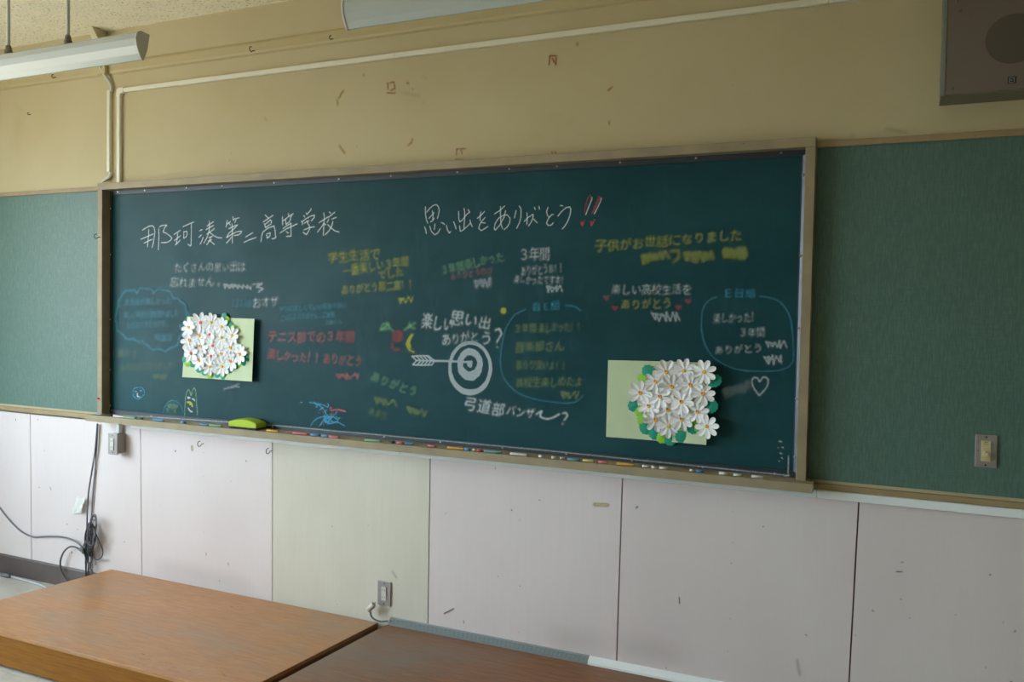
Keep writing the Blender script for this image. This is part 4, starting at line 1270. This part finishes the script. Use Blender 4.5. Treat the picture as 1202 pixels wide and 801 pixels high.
cable('looped_cable', 'black cable arching out of the bundle and down behind the platform', [(95, 647), (89.5, 643), (82, 642.3), (75, 648), (71, 658), (71.5, 668), (75.5, 677), (81, 684)], .0048, 'dark_cable', lerp(-.03, -.03, 8))
P = at(98, 648, -.055)
tag(MB().tube([at(94, 645, -.05), at(97, 645.5, -.052), at(98.5, 650, -.05)], [.01, .012, .008], 10).build('cable_clip', 'grey_cable', None, smooth=True), 'small grey plug clipped on the cable bundle', 'plug')
# pale bundle stem going down to the floor
for k, (dx, lab) in enumerate(((0, 'dark cable dropping behind the platform, window side of the bundle'), (3.0, 'dark cable dropping behind the platform, middle of the bundle'))):
    cable('dropping_cable', lab, [(101 + dx, 640), (100.5 + dx, 655), (100.7 + dx, 668), (100.7 + dx, 680)], .0042, 'dark_cable', [-.035, -.03, -.03, -.03])
# floor cable with a connector
zf = ZF + .008
pf = [atz(x, y, zf) for x, y in ((-8, 673), (4, 675), (14, 677.2), (24, 680), (38, 684), (50, 688), (58, 692))]
o = thing('floor_cable', 'grey cable with a plug connector lying on the floor by the baseboard', 'cable', tuple(atz(12, 676.5, ZF)))
MB().tube(smooth_path(pf, 5), .006, 8).build('lead', 'light_cable', o, smooth=True)
q0, q1 = atz(2, 675, ZF + .012), atz(11.5, 676.8, ZF + .012)
MB().tube([q0, q0 + (q1 - q0) * .7, q1], [.012, .012, .007], 10).build('connector', 'grey_cable', o, smooth=True)
# white plug between the platforms
o = thing('power_plug', 'white power plug with a short grey lead resting in the gap between the platforms', 'plug', tuple(at(436, 716, -.03)))
b0, b1, b2 = Vector(at(433, 716, -.034)), Vector(at(437.2, 711.5, -.034)), Vector(at(438.5, 709.5, -.034))
MB().tube([Vector(at(434.5, 719.5, -.034)), b0, b1, b2], [.005, .014, .015, .010], 10).build('body', 'socket_white', o, smooth=True)
for d in (-1, 1):
    p0 = b2 + Vector((.006 * d, 0, .0))
    p1 = Vector(at(439.3, 707.6, -.034)) + Vector((.006 * d, 0, .002))
    MB().tube([p0, p1], .002, 6).build('prong', 'zinc', o)
P = [at(435, 719, -.034), at(435.5, 723, -.034), at(439, 727, -.034), at(446, 729.8, -.03), at(454, 729.5, -.022), at(460, 729.5, -.012)]
MB().tube(smooth_path(P, 5), .0042, 8).build('lead', 'grey_cable', o, smooth=True)

# tape flap that holds the hanging cables
m = MB()
rt = random.Random(12)
q0, q1, q2, q3 = at(91, 583, -.012), at(98.5, 585, -.03), at(95.5, 602, -.02), at(85.5, 603.5, -.008)
nu, nv = 7, 6
vs = []
for i in range(nu + 1):
    for j in range(nv + 1):
        u, v = i / nu, j / nv
        p = (q0 * (1 - u) + q1 * u) * (1 - v) + (q3 * (1 - u) + q2 * u) * v
        vs.append(p + np.array((rt.uniform(-.004, .004), -.006 * math.sin(5 * u + 2 * v) * math.sin(3 * v + u) + rt.uniform(-.003, .001), rt.uniform(-.004, .004))))
k = len(vs)
W1 = nv + 1
fs = []
for i in range(nu):
    for j in range(nv):
        f = (i * W1 + j, (i + 1) * W1 + j, (i + 1) * W1 + j + 1, i * W1 + j + 1)
        fs += [f, tuple(k + x for x in reversed(f))]
rim = [i * W1 for i in range(nu + 1)] + [nu * W1 + j for j in range(1, W1)] + [i * W1 + nv for i in range(nu - 1, -1, -1)] + [j for j in range(nv - 1, 0, -1)]
fs += [(rim[i], rim[(i + 1) % len(rim)], k + rim[(i + 1) % len(rim)], k + rim[i]) for i in range(len(rim))]
m.add(vs + [v + np.array((0, .0008, 0)) for v in vs], fs)
tag(m.build('tape_piece', 'tape_clear', None), 'crumpled translucent tape flap stuck to the dado board by the hanging cables', 'tape')

# ------------------------------------------------------------------ flower papers
def flower_sheet(label, corners, flowers, rad, leaves, lrad, serr, seed, ox, oy, s, loc_px):
    rnd = random.Random(seed)
    P = at(*loc_px, YS)
    o = thing('flower_collage', label, 'paper collage', (P[0], YS, P[2]), 'flower papers stuck on the chalkboard')
    # paper: curling away from the board at one side
    C = [at(*q, YS) for q in corners]
    n = 10
    m = MB()
    vs = []
    for lay in (0, 1):
        for i in range(n + 1):
            for j in range(n + 1):
                u, v = i / n, j / n
                p = (C[0] * (1 - u) + C[1] * u) * (1 - v) + (C[3] * (1 - u) + C[2] * u) * v
                lift = .002 + .022 * max(0, (u - .25) / .75) ** 2 + .004 * v * v + .0015 * math.sin(7 * u + 3 * v)
                vs.append((p[0], YS - lift + (.0006 if lay else 0), p[2]))
    k = (n + 1) ** 2
    fs = []
    for i in range(n):
        for j in range(n):
            a_, b__, c__, d__ = i * (n + 1) + j, (i + 1) * (n + 1) + j, (i + 1) * (n + 1) + j + 1, i * (n + 1) + j + 1
            fs += [(a_, b__, c__, d__), (k + d__, k + c__, k + b__, k + a_)]
    m.add(vs, fs)
    m.build('paper_sheet', 'paper_green', o, smooth=True)

    def lift_at(px, py):
        p = at(px, py, YS)
        u = (p[0] - C[0][0]) / (C[1][0] - C[0][0])
        return .004 + .022 * max(0, (min(u, 1) - .25) / .75) ** 2
    for (zx, zy, colr) in leaves:
        px, py = ox + zx / s, oy + zy / s
        yl = YS - lift_at(px, py) - .003 - rnd.random() * .003
        c = at(px, py, yl)
        R_ = lrad / s * 3.35e-3 * (1.0)
        g0 = rnd.random() * 6.28
        N = 22
        vs = [(c[0], yl - .003, c[2])]
        for i in range(N):
            g = g0 + i / N * 6.2832
            rr = R_ * (1.0 + (.13 if (serr and i % 2) else 0)) * (1 + .08 * math.sin(2 * (g - g0)))
            vs.append((c[0] + rr * math.cos(g), yl, c[2] + rr * math.sin(g)))
        m = MB().add(vs + [(x_, y_ + .0007, z_) for x_, y_, z_ in vs], [(0, 1 + (i + 1) % N, 1 + i) for i in range(N)] + [(N + 1, N + 2 + i, N + 2 + (i + 1) % N) for i in range(N)] + [(1 + i, 1 + (i + 1) % N, N + 2 + (i + 1) % N, N + 2 + i) for i in range(N)])
        m.build('leaf', 'leaf_teal' if colr == 't' else 'leaf_lime', o)
    for (zx, zy, colr) in flowers:
        px, py = ox + zx / s, oy + zy / s
        yl = YS - lift_at(px, py) - .010 - rnd.random() * .006
        c = np.array(at(px, py, yl))
        q = to_board([(px, py), (px + 1, py), (px, py + 1)], yl)
        pm = .5 * (np.hypot(*(q[1] - q[0])) + np.hypot(*(q[2] - q[0])))
        R_ = rad / s * pm * rnd.uniform(.95, 1.06)
        g0 = rnd.random()
        tx, tzv = rnd.uniform(-.16, .16), rnd.uniform(-.16, .16)
        m = MB()
        for kk in range(8):
            g = g0 + kk / 8 * 6.2832 + rnd.uniform(-.08, .08)
            e = np.array((math.cos(g), 0, math.sin(g)))
            t_ = np.array((-math.sin(g), 0, math.cos(g)))
            cup = rnd.uniform(-.05, .22)
            rows = [(.08, .06, .10), (.35, .15, .03), (.64, .235, .0), (.87, .20, .03), (1.0, .08, .06)]
            vs = []
            for (l, w_, h_) in rows:
                for sgn, rise in ((-1, 0.03), (0, -.02), (1, .03)):
                    p = c + e * l * R_ + t_ * w_ * sgn * R_
                    hh = (-h_ * .0 - cup * l * l + (-rise if l > .2 else 0)) * R_
                    p = p + np.array((0, hh + (p[0] - c[0]) * tx + (p[2] - c[2]) * tzv, 0))
                    vs.append(p)
            fs = []
            for r_ in range(4):
                for cc in range(2):
                    i0 = r_ * 3 + cc
                    fs.append((i0, i0 + 1, i0 + 4, i0 + 3))
            nv = len(vs)
            vs2 = [v + np.array((0, .0006, 0)) for v in vs]
            rim = [0, 1, 2, 5, 8, 11, 14, 13, 12, 9, 6, 3]
            m.add(vs + vs2, fs + [tuple(nv + i for i in reversed(f)) for f in fs] + [(rim[i], rim[(i + 1) % 12], nv + rim[(i + 1) % 12], nv + rim[i]) for i in range(12)])
        d = m.build('daisy', 'petal_white', o)
        rc = R_ * .155
        MB().tube([c + np.array((0, .004, 0)), c + np.array((0, -.003, 0)), c + np.array((0, -.005, 0))], [rc, rc, rc * .7], 10).build('flower_center', 'flower_red' if colr == 'r' else 'flower_yellow', d)
        if colr == 'o':
            cc = c + np.array((-rc * .45, 0, rc * .5))
            MB().tube([cc + np.array((0, -.002, 0)), cc + np.array((0, -.0056, 0))], rc * .5, 8).build('center_spot', 'flower_red', d)
    return o


flower_sheet('smaller green paper crowded with white paper daisies, in reach of the eraser', [(219.9, 371.8), (302.5, 374.4), (300.1, 447.8), (214.9, 442.8)],
             [(243, 226, 'o'), (348, 182, 'r'), (442, 183, 'y'), (534, 220, 'y'), (628, 297, 'y'), (338, 300, 'o'), (427, 290, 'r'), (535, 319, 'y'), (250, 342, 'o'), (351, 397, 'o'), (455, 390, 'r'), (616, 408, 'o'), (262, 457, 'r'), (442, 483, 'r'), (535, 465, 'o'), (700, 468, 'o'), (337, 525, 'o'), (617, 528, 'o'), (428, 575, 'y'), (537, 575, 'y')], 78,
             [(557, 128, 't'), (610, 208, 't'), (205, 510, 't'), (272, 553, 't'), (325, 600, 't'), (380, 625, 't'), (497, 645, 't'), (548, 660, 't'), (615, 605, 't'), (765, 497, 't'), (670, 565, 't'), (735, 535, 't'), (580, 160, 'l'), (640, 232, 'l'), (228, 548, 'l'), (560, 640, 'l'), (430, 655, 'l'), (700, 555, 'l')], 44, False, 3, 190, 355, 7.63, (258, 410))
flower_sheet('larger pale green paper with white paper daisies on one half and serrated leaves', [(714, 422.9), (834.6, 425.7), (830.6, 521.6), (711.9, 512.8)],
             [(516, 180, 'o'), (656, 170, 'y'), (810, 180, 'y'), (430, 257, 'o'), (560, 297, 'o'), (705, 283, 'o'), (313, 345, 'o'), (465, 374, 'o'), (802, 352, 'o'), (378, 447, 'o'), (634, 414, 'o'), (530, 477, 'o'), (760, 493, 'o'), (432, 556, 'o'), (635, 552, 'o'), (532, 603, 'y'), (832, 606, 'y')], 95,
             [(375, 178, 't'), (888, 248, 't'), (268, 443, 't'), (862, 452, 't'), (350, 612, 't'), (425, 655, 't'), (718, 612, 't'), (632, 678, 't'), (538, 702, 't'), (345, 230, 'l'), (312, 478, 'l'), (335, 560, 'l'), (478, 682, 'l'), (630, 635, 'l'), (750, 590, 'l')], 52, True, 5, 705, 410, 6.673, (772, 470))

# ------------------------------------------------------------------ chalk and eraser on the tray
CHCOL = {'white': ((226, 226, 222), 'white'), 'blue': ((96, 160, 214), 'blue'), 'green': ((136, 188, 152), 'green'), 'pink': ((222, 120, 134), 'pink'), 'red': ((190, 84, 88), 'red'),
         'orange': ((222, 170, 70), 'orange'), 'yellow': ((220, 200, 130), 'yellow'), 'teal': ((110, 168, 176), 'teal'), 'grey': ((190, 186, 180), 'grey'), 'dark': ((60, 90, 94), 'dark green')}
for k, (c, _) in CHCOL.items():
    mat('stick_' + k, c, .85, rgb2=tuple(v * .9 for v in c), nscale=60)
CHALKS = [(133, 145.5, 490.6, 'white', 'beside the metal marker'), (145.5, 160.5, 491.5, 'green', 'touching the first white stick by the marker'), (162, 167, 492.4, 'dark', 'a stub just past the first green stick'), (180, 192.5, 494, 'blue', 'with a black wrapped end near the first green stick'),
          (212, 216.5, 496.4, 'blue', 'a stub standing alone before the eraser'), (235, 245, 498.3, 'blue', 'just before the green stick next to the eraser'), (245.6, 261, 499.3, 'green', 'just before the lime eraser'), (313, 327, 504.5, 'orange', 'just past the lime eraser'),
          (343.5, 361, 507.8, 'pink', 'the long one under the blue scribble'), (365, 375, 509.4, 'blue', 'right after the long pink one'), (377.5, 386.5, 510.8, 'blue', 'touching the short pink one under the scribble'), (386.5, 398.5, 511, 'pink', 'short, beneath the end of the blue scribble'),
          (429, 447, 515.8, 'green', 'alone below the green slanted thank-you'), (457.5, 462.5, 516.6, 'dark', 'a chunky crumb below the rubbed-out olive words'), (466, 474.5, 518.2, 'pink', 'touching a short blue one'), (475.2, 484.5, 519.4, 'blue', 'touching a short pink one'),
          (502.7, 511.5, 521.4, 'pink', 'alone before the long orange stick'), (525, 544, 524.6, 'orange', 'the long one below the archery target'), (545.4, 552.5, 525.9, 'blue', 'short, at the end of the long orange one'), (554.5, 559, 527, 'white', 'a stub next to a red stub'), (560, 566.5, 527.6, 'red', 'a stub next to a white stub'),
          (569, 589, 528.6, 'teal', 'long, before the long white stick'), (599, 619, 531.8, 'white', 'the longest of its colour, mid tray'), (632.5, 638.5, 534.3, 'white', 'a stub past the longest white one'), (647.5, 652, 536, 'white', 'the tiniest stub before the grey stub'), (657, 662.5, 537, 'grey', 'a stub before the thick teal piece'),
          (666, 680.5, 538.5, 'teal', 'the piece before the yellow one'), (684.5, 697, 540, 'yellow', 'the only pale yellow one'), (702.5, 713.5, 541.9, 'pink', 'below the larger flower paper'), (724, 744.5, 545, 'orange', 'the long one under the larger flower paper'),
          (754, 762.5, 547.6, 'white', 'the first of three short ones after the orange'), (765.5, 771, 548.4, 'white', 'the middle stub of three after the orange'), (774, 784, 549.5, 'white', 'the last of three short ones after the orange'), (809.5, 815.5, 552.7, 'grey', 'a stub touching the last blue piece'),
          (817, 826, 553.8, 'blue', 'the one nearest the dim pin board'), (844, 854.5, 556.3, 'white', 'third from the far end of the tray'), (861, 870.5, 558, 'white', 'second from the far end of the tray'), (882, 895.5, 560.6, 'white', 'the last one at the far end of the tray')]
stick_me = {}
proto = MB()
proto.tube([(-.5, 0, 0), (-.48, 0, 0), (0, 0, 0), (.48, 0, 0), (.5, 0, 0)], [.0042, .0052, .0052, .0052, .0042], 10)
for i, (xa, xb, py, colr, where) in enumerate(CHALKS):
    A_, B_ = at(xa, py, -.078), at(xb, py, -.078)
    L = max(B_[0] - A_[0], .01)
    if colr not in stick_me:
        o = proto.build('chalk_stick', 'stick_' + colr, None, smooth=True)
        stick_me[colr] = o
    else:
        o = stick_me[colr].copy()
        COL.objects.link(o)
    o.location = ((A_[0] + B_[0]) / 2, -.078 + random.uniform(-.004, .004), 1.0455 + .0054)
    o.scale = (L, 1, 1)
    o.rotation_euler = (0, 0, random.uniform(-.06, .06) if L > .03 else random.uniform(-.3, .3))
    tag(o, '%s chalk piece on the tray, %s' % (CHCOL[colr][1], where), 'chalk', 'chalk pieces on the tray')
# dark metal marker at the tray's end
A_, B_ = at(113, 487.5, -.07), at(132, 489, -.07)
o = thing('metal_marker', 'slim grey metal pen at the window end of the tray', 'pen', ((A_[0] + B_[0]) / 2, -.074, 1.0485))
MB().tube([(A_[0], -.078, 1.0515), (A_[0] + .01, -.078, 1.0525), (B_[0] - .03, -.072, 1.0525)], [.003, .0045, .0045], 10).build('barrel', 'aluminium', o, smooth=True)
MB().tube([(B_[0] - .03, -.072, 1.0525), (B_[0], -.07, 1.0525)], [.0052, .0048], 10).build('cap', 'slot_dark', o, smooth=True)
# eraser
A_, B_ = at(271.5, 500, -.075), at(304, 504, -.075)
x0, x1 = A_[0], B_[0]
o = thing('chalkboard_eraser', 'lime green chalkboard eraser standing on the tray', 'eraser', ((x0 + x1) / 2, -.06, 1.048))
MB().box(x0 + .002, x1 - .002, -.093, -.022, 1.0485, 1.0585).build('felt_pad', 'eraser_felt', o, bevel=.003)
m = MB()
vs, fs = [], []
N = 12
for yy, sc in ((-.096, .92), (-.088, 1.0), (-.028, 1.0), (-.02, .92)):
    for i in range(N + 1):
        u = i / N
        h = .024 + .016 * math.sin(math.pi * min(max(u, 0), 1)) ** .8
        vs.append((x0 + (x1 - x0) * u, yy, 1.058 + h * sc))
nb = len(vs)
for yy in (-.096, -.088, -.028, -.02):
    for i in range(N + 1):
        vs.append((x0 + (x1 - x0) * i / N, yy, 1.0575))
for r_ in range(3):
    for i in range(N):
        a_ = r_ * (N + 1) + i
        fs.append((a_, a_ + 1, a_ + N + 2, a_ + N + 1))
        fs.append((nb + a_ + N + 1, nb + a_ + N + 2, nb + a_ + 1, nb + a_))
for i in range(N):
    fs.append((i, i + 1, nb + i + 1, nb + i))
    a_ = 3 * (N + 1) + i
    fs.append((a_ + 1, a_, nb + a_, nb + a_ + 1))
for r_ in range(3):
    for i in (0, N):
        a_ = r_ * (N + 1) + i
        fs.append((a_, a_ + N + 1, nb + a_ + N + 1, nb + a_))
m.add(vs, fs)
m.build('body', 'eraser_green', o, bevel=.004)
